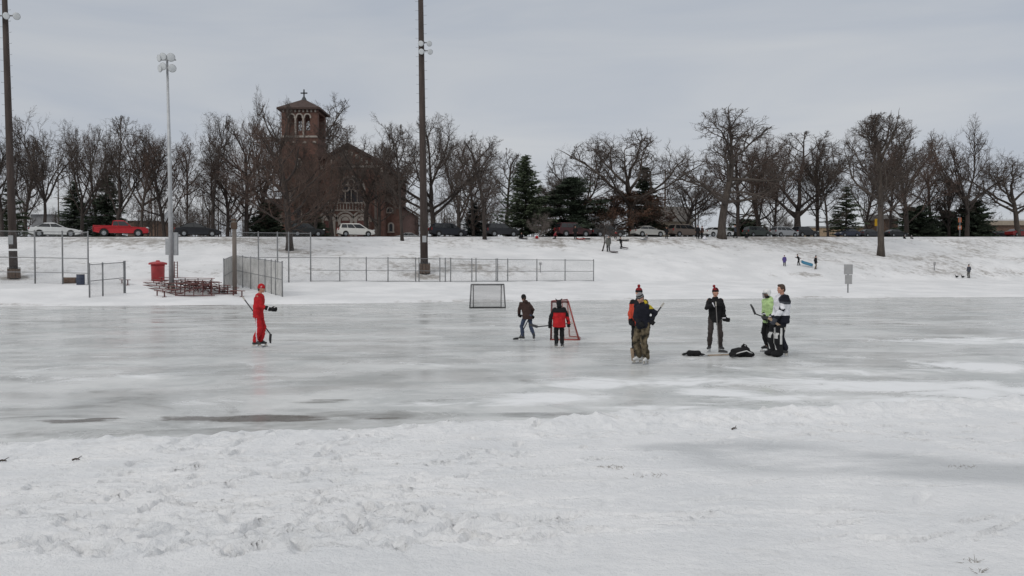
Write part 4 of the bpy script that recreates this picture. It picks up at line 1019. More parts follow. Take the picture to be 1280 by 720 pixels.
def make_car(kind, paint, label, loc, rz, rims=True, group=None):
    prof, gh, wx, wr, W, pillars = PROF[kind]; t = thing('parked_car', label, 'car', loc, rz, group)
    cx = sum(p[0] for p in prof)/len(prof); cz = sum(p[1] for p in prof)/len(prof)
    secs = []
    for yf, sx, dz in ((-1, .965, .05), (-.955, .992, .012), (-.70, 1, 0), (.70, 1, 0), (.955, .992, .012), (1, .965, .05)):
        sc_ = []
        for x, z in prof:
            y = yf*W/2*(1-.05*max(0, z-.7)*2)*(1-.10*max(0, abs(x)-1.7)**1.5)
            sc_.append(V((x*sx, y, cz+(z-cz)*(1-dz*1.6))))
        secs.append(sc_)
    mb = MB(); n = len(prof); vs = [p for q in secs for p in q]; fs = []
    for i in range(5):
        for k in range(n): fs.append((i*n+k, i*n+(k+1) % n, (i+1)*n+(k+1) % n, (i+1)*n+k))
    fs.append(tuple(range(n-1, -1, -1))); fs.append(tuple(5*n+k for k in range(n)))
    mb.add(vs, fs)
    x0, z0, x1, z1, x2, z2, x3, z3 = gh; wb, wt = W/2*.93, W/2*.74
    G = [(x0, z0-.04, wb), (x1, z1, wt), (x1+.18, z1+.05, wt*.88), (x2-.2, z2+.05, wt*.88), (x2, z2, wt), (x3, z3-.04, wb)]
    mb.add([V((x, -w_, z)) for x, z, w_ in G]+[V((x, w_, z)) for x, z, w_ in G],
           [tuple(range(5, -1, -1)), tuple(range(6, 12))]+[(i, i+1, i+7, i+6) for i in range(5)]+[(5, 0, 6, 11)])
    if kind == 'pickup':
        for y_ in (-.93, .93): mb.box((-1.95, y_*W/2*.96, 1.23), (1.85, .08, .06))
    body = mb.build('body', paint, t, True)
    try:
        body.data.polygons.foreach_set('use_smooth', [False]*len(body.data.polygons))
    except Exception: pass
    # glass: inset panels standing just proud of the greenhouse faces
    def P2(fx, fz, side):   # fx along, fz up 0..1
        xb = x0+(x3-x0)*fx; xt = x1+(x2-x1)*fx; x = xb+(xt-xb)*fz; z = (z0+(z3-z0)*fx)*(1-fz)+(z1+(z2-z1)*fx)*fz
        return V((x, side*(wb+(wt-wb)*fz+.006), z))
    cuts = [.05]+[((p-x0)/(x3-x0)) for p in pillars]+[.95]
    for sd_ in (-1, 1):
        for a_, b_ in zip(cuts[:-1], cuts[1:]):
            pl = [P2(a_+.012, .10, sd_), P2(b_-.012, .10, sd_), P2(b_-.012, .90, sd_), P2(a_+.012, .90, sd_)]
            mb = MB(); mb.prism(pl, (0, -sd_*.004, 0), (0, sd_*.004, 0)); mb.build('window', m_glass, t)
    def quad_between(xa, za, xb, zb, out, nm):
        pl = []
        for f, s_ in ((.12, -1), (.12, 1), (.9, 1), (.9, -1)):
            w_ = (wb+(wt-wb)*f)*.93; pl.append(V((xa+(xb-xa)*f+out*.012, s_*w_, za+(zb-za)*f+.01)))
        mb = MB(); mb.prism(pl, (0, 0, 0), (out*.006, 0, .004)); mb.build(nm, m_glass, t)
    quad_between(x3, z3, x2, z2, 1, 'windshield'); quad_between(x0, z0, x1, z1, -1, 'rear_window')
    xf = max(p[0] for p in prof); xr = min(p[0] for p in prof); zf = [p for p in prof if p[0] > xf-.12][0][1]
    for s_ in (-1, 1):
        mb = MB(); mb.box((xf-.14, s_*W*.36, zf+.12), (.22, .34, .13), s_*-.25); mb.build('headlight', m_hl, t, bevel=.03)
        mb = MB(); mb.box((xr+.06, s_*W*.40, .86 if kind in ('sedan', 'pickup') else 1.0), (.12, .22, .16 if kind == 'sedan' else .34), s_*.2); mb.build('taillight', m_tl, t, bevel=.02)
        mb = MB(); mb.ell((x3-.28, s_*(W/2+.07), z3+.07), (.07, .10, .065), n=8); mb.build('mirror', paint, t, True)
    for c_, w_ in (((xf-.04, 0, .45), .80), ((xr+.03, 0, .48), .84)):
        mb = MB(); mb.box(c_, (.14, W*w_, .14)); mb.build('bumper', m_trim if kind in ('suv', 'pickup') else paint, t, bevel=.03)
    for x in wx:
        for s_ in (-1, 1):
            mb = MB(); mb.tube([(x, s_*(W/2-.16), wr+.05), (x, s_*(W/2*1.002), wr+.05)], wr*1.17, 18); mb.build('wheel_arch', m_arch, t)
            mb = MB(); mb.lathe([(0, wr*.9), (.03, wr), (.17, wr), (.20, wr*.92), (.202, wr*.6)], (x, s_*(W/2-.18), wr), (0, s_, 0), 18); wh = mb.build('wheel', m_tyre, t, True)
            mb = MB(); mb.lathe([(.19, wr*.62), (.212, wr*.60), (.205, wr*.25), (.225, .05), (.226, .001)], (x, s_*(W/2-.18), wr), (0, s_, 0), 14); mb.build('rim', m_rim, wh)
    return t
pm = lambda n, c, r=.3: M('paint_'+n, c, max(r, .34), .05, 1.5, spec=.35)
SLOPE = math.atan(.385)
def park(kind, paint, cx, off, label, flip=False, wpx=None):
    b = crest(cx, off); b.z = hz(b.x, b.y)+.06
    t = make_car(kind, paint, label, b, SLOPE+(PI if flip else 0))
    if wpx:
        prof = PROF[kind][0]; L_ = (max(p[0] for p in prof)-min(p[0] for p in prof))*math.cos(SLOPE)+PROF[kind][4]*math.sin(SLOPE)*.6
        k = wpx/FPX*b.y/L_; k = min(max(k, .88), 1.12); t.scale = (k, k, k)
park('sedan', pm('white', (.62, .63, .62)), 71, 5, 'white sedan parked on the ridge beside the tall brown pole', wpx=58)
park('pickup', pm('red', (.40, .016, .022)), 153, 5, 'bright red crew cab pickup truck parked on the ridge', wpx=63)
park('sedan', pm('black', (.016, .017, .02)), 248, 5, 'black sedan parked right of the grey lamp post', wpx=55)
park('suv', pm('black_green', (.018, .02, .02)), 384, 5, 'black sport wagon parked below the bell tower', wpx=42)
park('minivan', pm('cream', (.66, .65, .61)), 445, 5, 'white minivan parked in front of the church portal', wpx=46)
park('sedan', pm('white', (.62, .63, .62)), 506, 22, 'white car half hidden behind the church aisle corner', wpx=24, flip=True)
park('minivan', pm('navy', (.014, .016, .022)), 560, 5, 'black van parked right of the middle brown pole', wpx=47)
park('suv', pm('black2', (.02, .021, .024)), 627, 5, 'black sport wagon parked just before the pine', wpx=43)
park('suv', pm('maroon', (.060, .022, .024)), 716, 6, 'long maroon van parked in front of the dark pine', wpx=46)
park('pickup', pm('charcoal', (.03, .03, .03)), 759, 6, 'charcoal pickup parked behind the leaning sapling', wpx=46)
park('sedan', pm('silver', (.36, .355, .335), .28), 810, 5, 'silver sedan parked beside the russet leaved trees', wpx=44)
park('minivan', pm('brown', (.13, .105, .09)), 856, 6, 'brown minivan parked left of the great oak', wpx=44)
park('sedan', pm('white2', (.66, .67, .67)), 897, 6, 'white car mostly hidden behind the thickest oak trunk', wpx=40)
park('minivan', pm('green', (.05, .062, .055)), 946, 6, 'dark green minivan parked right of the great oak', wpx=36)
park('minivan', pm('silver2', (.36, .37, .38)), 980, 6, 'silver minivan parked nose to tail with the dark green one', wpx=36)
park('suv', pm('dark', (.028, .03, .034)), 1006, 7, 'dark sport wagon parked right of the silver minivan', wpx=34)
park('sedan', pm('blue', (.028, .034, .055)), 1059, 7, 'dark blue sedan parked under the lone spruce', wpx=32, flip=True)
park('sedan', pm('slate', (.04, .042, .05)), 1087, 8, 'slate sedan parked left of the lone tall tree trunk', wpx=30)
park('sedan', pm('black', (.016, .017, .02)), 1119, 8, 'black sedan parked right of the lone tall tree trunk', wpx=32)
park('sedan', pm('darkred', (.20, .018, .018)), 1272, 8, 'red car parked at the photo edge before the low brown building', wpx=34)
park('sedan', pm('slate', (.04, .042, .05)), 1250, 12, 'slate car parked next to the red car', wpx=24)

# ------------------------------------------------------------------ church
m_brick = M('church_brick', (.125, .065, .050), .92, .28, 2.2, .3, 14)
m_roof = M('roof_tile', (.058, .036, .030), .9, .25, 2, .4, 10)
m_stone = M('pale_stone', (.33, .295, .26), .85, .15, 2, .2, 12)
m_win = M('church_glass', (.03, .034, .04), .15, .3, 3)
m_door = M('church_door', (.10, .035, .03), .6, .2, 3)
YC = 132.0; SCx = FPX/YC
o = ground(400, YC); t = thing('church', 'dark brick church with a square bell tower, cross and arched portals', 'church', o)
def cx_(px): return (px-640)/FPX*YC*1.0-o.x
def cz_(py): return at(640, py, YC).z-o.z
def arch_pts(xc, z0, zs, hw, n=10):   # jambs up to spring zs, round head
    return [(xc-hw, z0), (xc-hw, zs)]+[(xc-hw*math.cos(PI*k/n), zs+hw*math.sin(PI*k/n)) for k in range(1, n)]+[(xc+hw, zs), (xc+hw, z0)]
def panel(mb, pts, y, th, m=0): mb.prism([V((x, y, z)) for x, z in pts], (0, -th/2, 0), (0, th/2, 0), m)
def ring(mb, xc, z0, zs, hw, wd, y, th, m=0, n=12):
    a = arch_pts(xc, z0, zs, hw, n); b2 = arch_pts(xc, z0, zs, hw+wd, n)
    for i in range(len(a)-1): panel(mb, [a[i], a[i+1], b2[i+1], b2[i]], y, th, m)
# tower shaft
x0, x1 = cx_(353), cx_(398); tw = x1-x0; xm = (x0+x1)/2; zb0, zb1, ze = cz_(170), cz_(140), cz_(135)
mb = MB(); mb.box((xm, tw/2, (zb0-.5)/2-.25), (tw, tw, zb0+.5)); mb.build('tower_wall', m_brick, t)
pier = tw*.17; op = (tw-2*pier)/3
mb = MB()
for ax in (x0+pier/2, x1-pier/2):
    for ay in (pier/2, tw-pier/2): mb.box((ax, ay, (zb0+zb1)/2), (pier, pier, zb1-zb0))
mb.box((xm, tw/2, (zb1+ze)/2), (tw-.01, tw-.01, ze-zb1))
zs = zb1-op*.62
for yy in (.3, tw-.3):
    for k in range(3):
        xc = x0+pier+op*(k+.5); hw = op*.31
        a = arch_pts(xc, zb0, zs, hw, 8)
        top = [(xc-op/2, zb0), (xc-op/2, zb1), (xc+op/2, zb1), (xc+op/2, zb0)]
        panel(mb, [(xc-op/2, zb0), (xc-hw, zb0), (xc-hw, zs), (xc-op/2, zs)], yy, .5); panel(mb, [(xc+hw, zb0), (xc+op/2, zb0), (xc+op/2, zs), (xc+hw, zs)], yy, .5)
        hd = a[1:-1]
        for i in range(len(hd)-1): panel(mb, [hd[i], hd[i+1], (hd[i+1][0], zb1), (hd[i][0], zb1)] if abs(hd[i][0]-hd[i+1][0]) > 1e-4 else [hd[i], hd[i+1], (hd[i][0]+.01, zb1), (hd[i][0], zb1)], yy, .5)
        panel(mb, [(xc-op/2, zs), (xc-hw, zs), (xc-hw, zb1), (xc-op/2, zb1)], yy, .499); panel(mb, [(xc+hw, zs), (xc+op/2, zs), (xc+op/2, zb1), (xc+hw, zb1)], yy, .499)
mb.box((x0+pier+op*2.5, tw-.3, (zb0+zb1)/2), (op*.99, .3, zb1-zb0-.02))
for yy in (.32, tw-.34): mb.box((xm, yy, zb0+.45), (tw-2*pier+.02, .2, .9))
mb.build('belfry', m_brick, t)
mb = MB()
for k in range(3):
    xc = x0+pier+op*(k+.5); ring(mb, xc, zs-.2, zs, op*.31, .22, -.02, .14)
mb.build('arch', m_stone, t)
for k in (1, 2):
    xc = x0+pier+op*k; mb = MB(); mb.tube([(xc, .0, zb0), (xc, .0, zs)], .16, 8); mb.build('column', m_stone, t)
mb = MB(); mb.box((xm, -.06, zb0-.1), (tw+.1, .22, .3)); mb.build('string_course', m_stone, t)
for k in range(9): mb = MB(); mb.box((x0+tw*(k+.5)/9, -.08, ze-.5), (.25, .2, .4)); mb.build('corbel', m_stone, t)
for k in range(4): mb = MB(); mb.box((x0+pier*.5+(tw-pier)*k/3, -.06, zb0-1.0), (.55, .14, .35)); mb.build('stone_block', m_stone, t)
ov = .62; zr = cz_(119)
mb = MB(); mb.add([V((x0-ov, -ov, ze)), V((x1+ov, -ov, ze)), V((x1+ov, tw+ov, ze)), V((x0-ov, tw+ov, ze)), V((xm, tw/2, zr)),
     V((x0-ov, -ov, ze-.3)), V((x1+ov, -ov, ze-.3)), V((x1+ov, tw+ov, ze-.3)), V((x0-ov, tw+ov, ze-.3))],
    [(0, 1, 4), (1, 2, 4), (2, 3, 4), (3, 0, 4), (0, 5, 6, 1), (1, 6, 7, 2), (2, 7, 8, 3), (3, 8, 5, 0), (8, 7, 6, 5)]); mb.build('tower_roof', m_roof, t)
mb = MB(); zc_ = cz_(107.5); mb.lathe([(0, .5), (.5, .25), (.7, .12)], (xm, tw/2, zr-.25), (0, 0, 1), 10); mb.box((xm, tw/2, (zr+zc_)/2+.1), (.2, .2, zc_-zr)); mb.box((xm, tw/2, zr+(zc_-zr)*.66), (1.1, .2, .2)); mb.build('cross', M('cross_metal', (.05, .055, .06), .6, .1, 3), t)
# nave with gable
g0, g1 = cx_(398.4), cx_(478.5); gm = cx_(434); ge, ga_ = cz_(205), cz_(181); D = 28.
mb = MB(); panel(mb, [(g0, -.5), (g0, cz_(202)), (gm, ga_), (g1, ge), (g1, -.5)], 1.2+D/2, D); mb.build('nave_wall', m_brick, t)
mb = MB(); th = .5
for (xa, za, xb, zb) in ((g0-.4, cz_(202)-.2, gm, ga_), (gm, ga_, g1+.7, ge-.35)):
    mb.prism([V((xa, 0, za+.02)), V((xb, 0, zb+.02)), V((xb, 0, zb+th)), V((xa, 0, za+th))], (0, .6, 0), (0, D+2, 0))
mb.build('roof', m_roof, t)
mb = MB()
for k in range(13):
    f = k/12; x = g0+.3+(g1-g0-.6)*f; z = (cz_(202)+(ga_-cz_(202))*((x-g0)/(gm-g0))) if x < gm else (ga_+(ge-ga_)*((x-gm)/(g1-gm)))
    mb.box((x, 1.12, z-1.0), (.35, .18, .7))
mb.box(((g0+g1)/2+1.5, 1.1, cz_(207)), (6.5, .16, .35))
mb.build('gable_trim', m_stone, t)
xc = cx_(438); hw = 15/SCx; z0 = cz_(252); zs = cz_(236)
mb = MB(); panel(mb, arch_pts(xc, z0, zs, hw, 16), 1.15, .14); wdw = mb.build('great_window', m_win, t)
mb = MB(); ring(mb, xc, z0, zs, hw, .35, 1.12, .3, n=16)
for k in (-1, 0, 1):
    mb.box((xc+k*hw*.5, 1.05, (z0+zs)/2), (.16, .12, zs-z0))
for (dx, dz, rr) in ((-.48, .12, .36), (.48, .12, .36), (0, .58, .34), (-.48, -.55, .0), (0, .12, .18)):
    if rr == 0: continue
    c = (xc+dx*hw, zs+dz*hw)
    for q in range(12):
        a0, a1 = 2*PI*q/12, 2*PI*(q+1)/12; r0, r1 = rr*hw, rr*hw*.62
        panel(mb, [(c[0]+r0*math.cos(a0), c[1]+r0*math.sin(a0)), (c[0]+r0*math.cos(a1), c[1]+r0*math.sin(a1)), (c[0]+r1*math.cos(a1), c[1]+r1*math.sin(a1)), (c[0]+r1*math.cos(a0), c[1]+r1*math.sin(a0))], 1.04, .1)
mb.build('tracery', m_stone, wdw)
# porch with arcade parapet and three portals
px0, px1 = cx_(399), cx_(463); zp = cz_(255.5)
mb = MB(); mb.box(((px0+px1)/2, -.35, zp/2-.25), (px1-px0, 3.0, zp+.5)); mb.build('porch_wall', m_brick, t)
mb = MB(); n = 17; zA, zB = cz_(263), cz_(255.5)
for k in range(n+1): x = px0+(px1-px0)*k/n; mb.box((x, -1.9, (zA+zB)/2), (.17, .12, zB-zA))
mb.box(((px0+px1)/2, -1.9, zB+.1), (px1-px0+.3, .3, .22)); mb.box(((px0+px1)/2, -1.92, zA-.12), (px1-px0+.2, .3, .24))
mb.build('balustrade', m_stone, t)
for pc in (414, 435, 455):
    xc = cx_(pc); hw = 5.6/SCx; zs = cz_(277)
    mb = MB(); panel(mb, arch_pts(xc, -.3, zs, hw, 12), -1.86, .06); dr = mb.build('door', m_door, t)
    mb = MB(); ring(mb, xc, -.3, zs, hw, .42, -1.9, .16); ring(mb, xc, zs-.1, zs, hw+.6, .28, -1.9, .14); 
    mb.build('arch', m_stone, dr)
    mb = MB(); panel(mb, [(xc+hw*.8*math.cos(PI*k/10), zs+.05+hw*.8*math.sin(PI*k/10)) for k in range(11)], -1.91, .04); mb.build('tympanum', m_stone, dr)
# side aisle on the right with sloping roof, low wing on the left
a0, a1 = g1+.003, cx_(497); 
mb = MB(); panel(mb, [(a0, -.5), (a0, cz_(244)), (a1, cz_(256)), (a1, -.5)], 3+D/2, D-2); mb.build('aisle_wall', m_brick, t)
mb = MB(); mb.prism([V((a0, 0, cz_(243))), V((a1+.6, 0, cz_(256.5)-.1)), V((a1+.6, 0, cz_(256.5)+.3)), V((a0, 0, cz_(243)+.4))], (0, 3, 0), (0, D+2, 0)); mb.build('aisle_roof', m_roof, t)
for (pc, yb, yt, hw_, yy) in ((484.5, 288, 278, 2.1, 3.9), (483, 263, 258, 3.2, 3.9), (374.5, 285, 262, 2.4, -.02), (366, 250, 232, 1.5, -.02), (385, 250, 232, 1.5, -.02), (375, 215, 200, 1.6, -.02)):
    xc = cx_(pc); hw = hw_/SCx; zs = cz_(yt)-hw
    mb = MB(); panel(mb, arch_pts(xc, cz_(yb), zs, hw, 8), yy, .1); wo = mb.build('window', m_win, t)
    mb = MB(); ring(mb, xc, cz_(yb), zs, hw, .25, yy-.03, .14, n=8); mb.box((xc, yy-.06, cz_(yb)-.1), (hw*2+.6, .2, .2)); mb.build('window_surround', m_stone, wo)
l0, l1 = cx_(322), cx_(352.6)
mb = MB(); mb.box(((l0+l1)/2, 5, cz_(262)/2-.25), (l1-l0, 8, cz_(262)+.5)); mb.build('wing_wall', m_brick, t)
mb = MB(); zz = cz_(262); mb.add([V((l0-.3, .6, zz)), V((l1, .6, zz)), V((l1, 9.4, zz)), V((l0-.3, 9.4, zz)), V((l0-.3, 5, zz+2.2)), V((l1, 5, zz+2.2))], [(0, 1, 5, 4), (2, 3, 4, 5), (0, 4, 3), (1, 2, 5), (3, 2, 1, 0)]); mb.build('wing_roof', m_roof, t)
for pc in (336, 349):
    xc = cx_(pc); hw = 1.5/SCx; mb = MB(); panel(mb, arch_pts(xc, cz_(284), cz_(270), hw, 8), .97, .1); wo = mb.build('window', M('pale_window', (.42, .40, .34), .4, .15, 3), t)
    mb = MB(); ring(mb, xc, cz_(284), cz_(270), hw, .2, .95, .12, n=8); mb.build('window_surround', m_stone, wo)

# ------------------------------------------------------------------ other buildings
def building(name, label, px0, px1, py_top, off, depth, wall, roofm, gable=None, wins=(), flat=True, cat='building', fascia=None):
    b = crest((px0+px1)/2, off); Y = b.y; s = FPX/Y; t = thing(name, label, cat, b)
    W_ = (px1-px0)/s; H = at(px0, py_top, Y).z-b.z
    mb = MB(); mb.box((0, depth/2, H/2-.3), (W_, depth, H+.6)); mb.build('wall', wall, t)
    if flat:
        mb = MB(); mb.box((0, depth/2, H+.16), (W_+.5, depth+.5, .3)); mb.build('roof', roofm, t)
        if fascia: mb = MB(); mb.box((0, -.3, H-.45), (W_+.1, .5, .9)); mb.build('fascia', fascia, t)
    else:
        mb = MB(); r = gable; e = .5
        mb.add([V((-W_/2-e, -e, H)), V((W_/2+e, -e, H)), V((W_/2+e, depth+e, H)), V((-W_/2-e, depth+e, H)), V((-W_/2-e, depth/2, H+r)), V((W_/2+e, depth/2, H+r))],
               [(0, 1, 5, 4), (2, 3, 4, 5), (0, 4, 3), (1, 2, 5), (3, 2, 1, 0)]); mb.build('roof', roofm, t)
    for (fx, z0, w_, h_, nm, mt) in wins:
        mb = MB(); mb.box((fx*W_, -.02, z0+h_/2), (w_, .08, h_)); o = mb.build(nm, mt, t)
        mb = MB()
        for dx in (-1, 1): mb.box((fx*W_+dx*(w_/2+.04), -.05, z0+h_/2), (.08, .14, h_+.16))
        mb.box((fx*W_, -.05, z0-.05), (w_+.3, .16, .1)); mb.box((fx*W_, -.05, z0+h_+.05), (w_+.16, .14, .1)); mb.build('frame', m_white, o)
    return t
m_tan = M('tan_siding', (.30, .255, .20), .85, .12, 2); m_snowroof = M('snowy_roof', (.62, .64, .66), .8, .12, .8, .2, 6)
m_shing = M('shingle', (.15, .14, .13), .9, .2, 3); m_grey_s = M('grey_siding', (.22, .225, .235), .85, .12, 2); m_tanbrick = M('tan_brick', (.33, .25, .17), .9, .15, 3)
m_brown_s = M('brown_brick', (.14, .09, .065), .9, .2, 3)
building('house', 'tan house with a pale gable roof behind the silver sedan', 812, 864, 277, 30, 9, m_tan, m_shing, 3.0, [(-.3, .9, 1.1, 1.3, 'window', m_win), (.05, .9, 1.1, 1.3, 'window', m_win), (.34, 0, 1.0, 2.1, 'door', m_white)], False, 'house')
building('house', 'grey house behind the white sedan and tall brown pole', 40, 92, 268, 42, 9, m_grey_s, m_snowroof, 3.2, [(-.32, .8, 1.2, 1.5, 'window', m_win), (0, .8, 1.2, 1.5, 'window', m_win), (.3, .8, 1.2, 1.5, 'window', m_win)], False, 'house')
building('house', 'far brown house behind the red pickup', 160, 196, 276, 60, 9, m_brown_s, m_snowroof, 2.6, [(-.25, .8, 1.1, 1.3, 'window', m_win), (.2, .8, 1.1, 1.3, 'window', m_win)], False, 'house')
building('shop_building', 'long low tan brick building with a flat roof behind the parked blue sedan', 1010, 1130, 284.5, 46, 14, m_tanbrick, m_greyp, None, [(.2, .6, 2, 1.2, 'window', m_win), (.38, .6, 2, 1.2, 'window', m_win)])
building('shop_building', 'low brown building with snowy roof edge at the far end of the ridge', 1226, 1310, 276, 26, 16, m_brown_s, m_snowroof, None, [(-.32, .5, 2.2, 1.2, 'window', m_win), (-.1, .5, 2.2, 1.2, 'window', m_win), (.1, .5, 2.2, 1.2, 'window', m_win)], True, 'building', m_tan)
building('garage', 'small dark garage behind the yellow sign and lone tall tree', 1102, 1122, 274, 36, 8, m_brown_s, m_shing, 1.2, [(0, 0, 1.6, 2.0, 'door', m_trim)], False)

# ------------------------------------------------------------------ soccer goal
m_goalw = M('goal_frame', (.15, .15, .155), .5, .25, 4, metal=.3); m_net = M('goal_net', (.22, .21, .20), .8, .1, 5)
def netting(A, B, C_, D_, nu, nv, r):   # quad A-B-C-D
    p0 = []; p1 = []
    A, B, C_, D_ = [np.array(tuple(q), float) for q in (A, B, C_, D_)]
    bl = lambda u, v: A*(1-u)*(1-v)+B*u*(1-v)+C_*u*v+D_*(1-u)*v
    for i in range(nu+1):
        for k in range(4): p0.append(bl(i/nu, k/4)); p1.append(bl(i/nu, (k+1)/4))
    for j in range(nv+1):
        for k in range(4): p0.append(bl(k/4, j/nv)); p1.append(bl((k+1)/4, j/nv))
    n = len(p0); return seg_prisms(p0, p1, np.full(n, r), np.full(n, r))
def join_np(parts):
    vs = []; fs = []; o = 0
    for v, f in parts: vs.append(v); fs.append(f+o); o += len(v)
    return np.concatenate(vs), np.concatenate(fs)
b = on_ice(609.5, 385); s = FPX/b.y; Wg = 22.2/s; Hg = 29.5/s; Dg = .85
t = thing('soccer_goal', 'small dark framed soccer goal with netting at the far ice edge', 'goal', b, R_(3))
fl, fr, tl, tr = V((-Wg, 0, 0)), V((Wg, 0, 0)), V((-Wg*.92, .05, Hg)), V((Wg*.92, .05, Hg)); bl_, br_ = V((-Wg*.80, Dg+.3, 0)), V((Wg*.80, Dg+.3, 0)); ml, mr = V((-Wg*.80, Dg-.2, Hg*.97)), V((Wg*.80, Dg-.2, Hg*.97))
for nm, pts in (('post', [fl, tl]), ('post', [fr, tr]), ('crossbar', [tl, tr]), ('back_bar', [bl_, br_]), ('back_bar', [ml, mr]), ('side_bar', [fl, bl_]), ('side_bar', [fr, br_]), ('side_bar', [tl, ml]), ('side_bar', [tr, mr]), ('back_post', [ml, bl_]), ('back_post', [mr, br_])):
    mb = MB(); mb.tube(pts, .042 if nm in ('post', 'crossbar') else .03, 8); mb.build(nm, m_goalw, t, True)
vs, fs = join_np([netting(bl_, br_, mr, ml, 30, 20, .007), netting(fl, bl_, ml, tl, 8, 15, .0036), netting(fr, br_, mr, tr, 8, 15, .0036), netting(tl, tr, mr, ml, 26, 6, .0036)])
np_mesh('net', vs, fs, m_net, t)
mb = MB(); mb.beam(fl+V((0, -.06, .03)), fr+V((0, -.06, .03)), .10, .08); mb.build('base_bar', m_dark, t)
# ------------------------------------------------------------------ red hockey net, seen from its side-back
m_hred = M('hockey_red', (.26, .045, .038), .45, .2, 4); m_hnet = M('hockey_net_cord', (.42, .30, .27), .8, .1, 5); m_hdark = M('hockey_frame_dark', (.10, .022, .022), .5, .2, 4)
b = on_ice(704, 425); s = FPX/b.y
t = thing('hockey_goal', 'red framed hockey goal with worn netting beside the child in red', 'goal', b)
def hp(px, py, dy): return V(((px-704)/s, dy, (425-py)/s+dy*(CZ/b.y)*0))
A0, A1 = V((-.37, .62, .0)), V((-.33, .62, 1.20)); B0, B1 = V((.42, -.05, 0)), V((.19, .55, 1.18)); Bk0 = V((-.30, -.08, 0))
P0, P1 = V((-.40, -.02, 0)), V((-.37, 0, 1.26)); Q0, Q1 = V((.30, 1.35, 0)), V((.22, 1.30, 1.26)); K0, K1 = V((.50, -.12, 0)), V((.60, .9, 0))
for nm, pts, r_, mt in (('post', [P0, P1], .030, m_hdark), ('post', [Q0, Q1], .024, m_hred), ('crossbar', [P1, Q1], .024, m_hred), ('base_frame', [P0, K0], .04, m_hred), ('base_frame', [K0, K1], .04, m_hred), ('base_frame', [K1, Q0], .04, m_hred),
                        ('top_frame', [P1+V((0, 0, -.02)), V((.17, .05, 1.23))], .026, m_hdark), ('top_frame', [V((.17, .05, 1.23)), Q1], .026, m_hred), ('brace', [V((.17, .05, 1.23)), K0], .026, m_hred), ('brace', [V((.0, .5, 1.2)), (P0+K0)/2+V((0, .4, 0))], .018, m_hred)):
    mb = MB(); mb.tube(pts, r_, 8); mb.build(nm, mt, t, True)
top2 = V((.17, .05, 1.23))
vs, fs = join_np([netting(P0, K0, top2, P1, 24, 26, .0055), netting(K0, K1, Q1, top2, 18, 26, .0055), netting(P1, top2, top2, Q1, 8, 6, .003)])
np_mesh('net', vs, fs, m_hnet, t)
# ------------------------------------------------------------------ people
m_skin = M('skin', (.46, .25, .18), .55, .06, 8, spec=.4); m_hair = M('brown_hair', (.045, .025, .015), .7, .3, 40); m_lip = M('lips', (.30, .09, .075), .5, .05, 8)
m_eye = M('eye', (.02, .015, .012), .2, .1, 5)
def cloth(n, c, var=.18, col2=None, scale=9): return M('cloth_'+n, c, .88, var, scale, .25, 160, spec=.2, col2=col2)
c_red = cloth('red', (.42, .018, .022)); c_black = cloth('black', (.013, .013, .014)); c_brown = cloth('brown', (.050, .030, .026)); c_jean = cloth('jean', (.045, .058, .095), .35)
c_navy = cloth('navy', (.012, .013, .020)); c_orange = cloth('orange', (.50, .07, .04)); c_camo = cloth('camo', (.030, .027, .018), .6, (.18, .145, .095), 10); c_greypant = cloth('greybrown', (.048, .040, .038))
c_lime = cloth('lime', (.42, .58, .27)); c_white = cloth('white', (.66, .66, .70)); c_yellow = cloth('yellow', (.46, .36, .03)); c_darkred = cloth('darkred', (.20, .015, .018)); c_grey = cloth('grey', (.20, .20, .205))
c_olive = cloth('olive', (.12, .12, .11)); c_purple = cloth('purple', (.085, .065, .20)); c_tan = cloth('tan', (.17, .14, .105)); c_maroon = cloth('maroon', (.22, .03, .04)); c_slate = cloth('slate', (.06, .065, .08))
m_leather = M('skate_leather', (.022, .022, .023), .4, .2, 8); m_skw = M('skate_white', (.60, .60, .59), .45, .1, 8); m_blade = M('skate_blade', (.50, .51, .53), .25, .05, 8, metal=.8)
m_hel = M('helmet_white', (.68, .68, .67), .3, .05, 6); m_cage = M('helmet_cage', (.03, .03, .03), .4, .1, 6); m_pad = M('goalie_pad', (.012, .0125, .014), .85, .2, 6, spec=.2); m_padw = M('goalie_pad_white', (.52, .52, .51), .6, .1, 6)
m_shaft = M('stick_black', (.03, .03, .032), .45, .3, 6); m_shaftw = M('stick_wood', (.34, .25, .17), .6, .2, 6); m_shaftg = M('stick_grey', (.16, .15, .145), .5, .2, 6); m_tape = M('stick_tape', (.42, .40, .36), .8, .15, 12); m_bladew = M('stick_blade', (.30, .28, .25), .6, .2, 6)

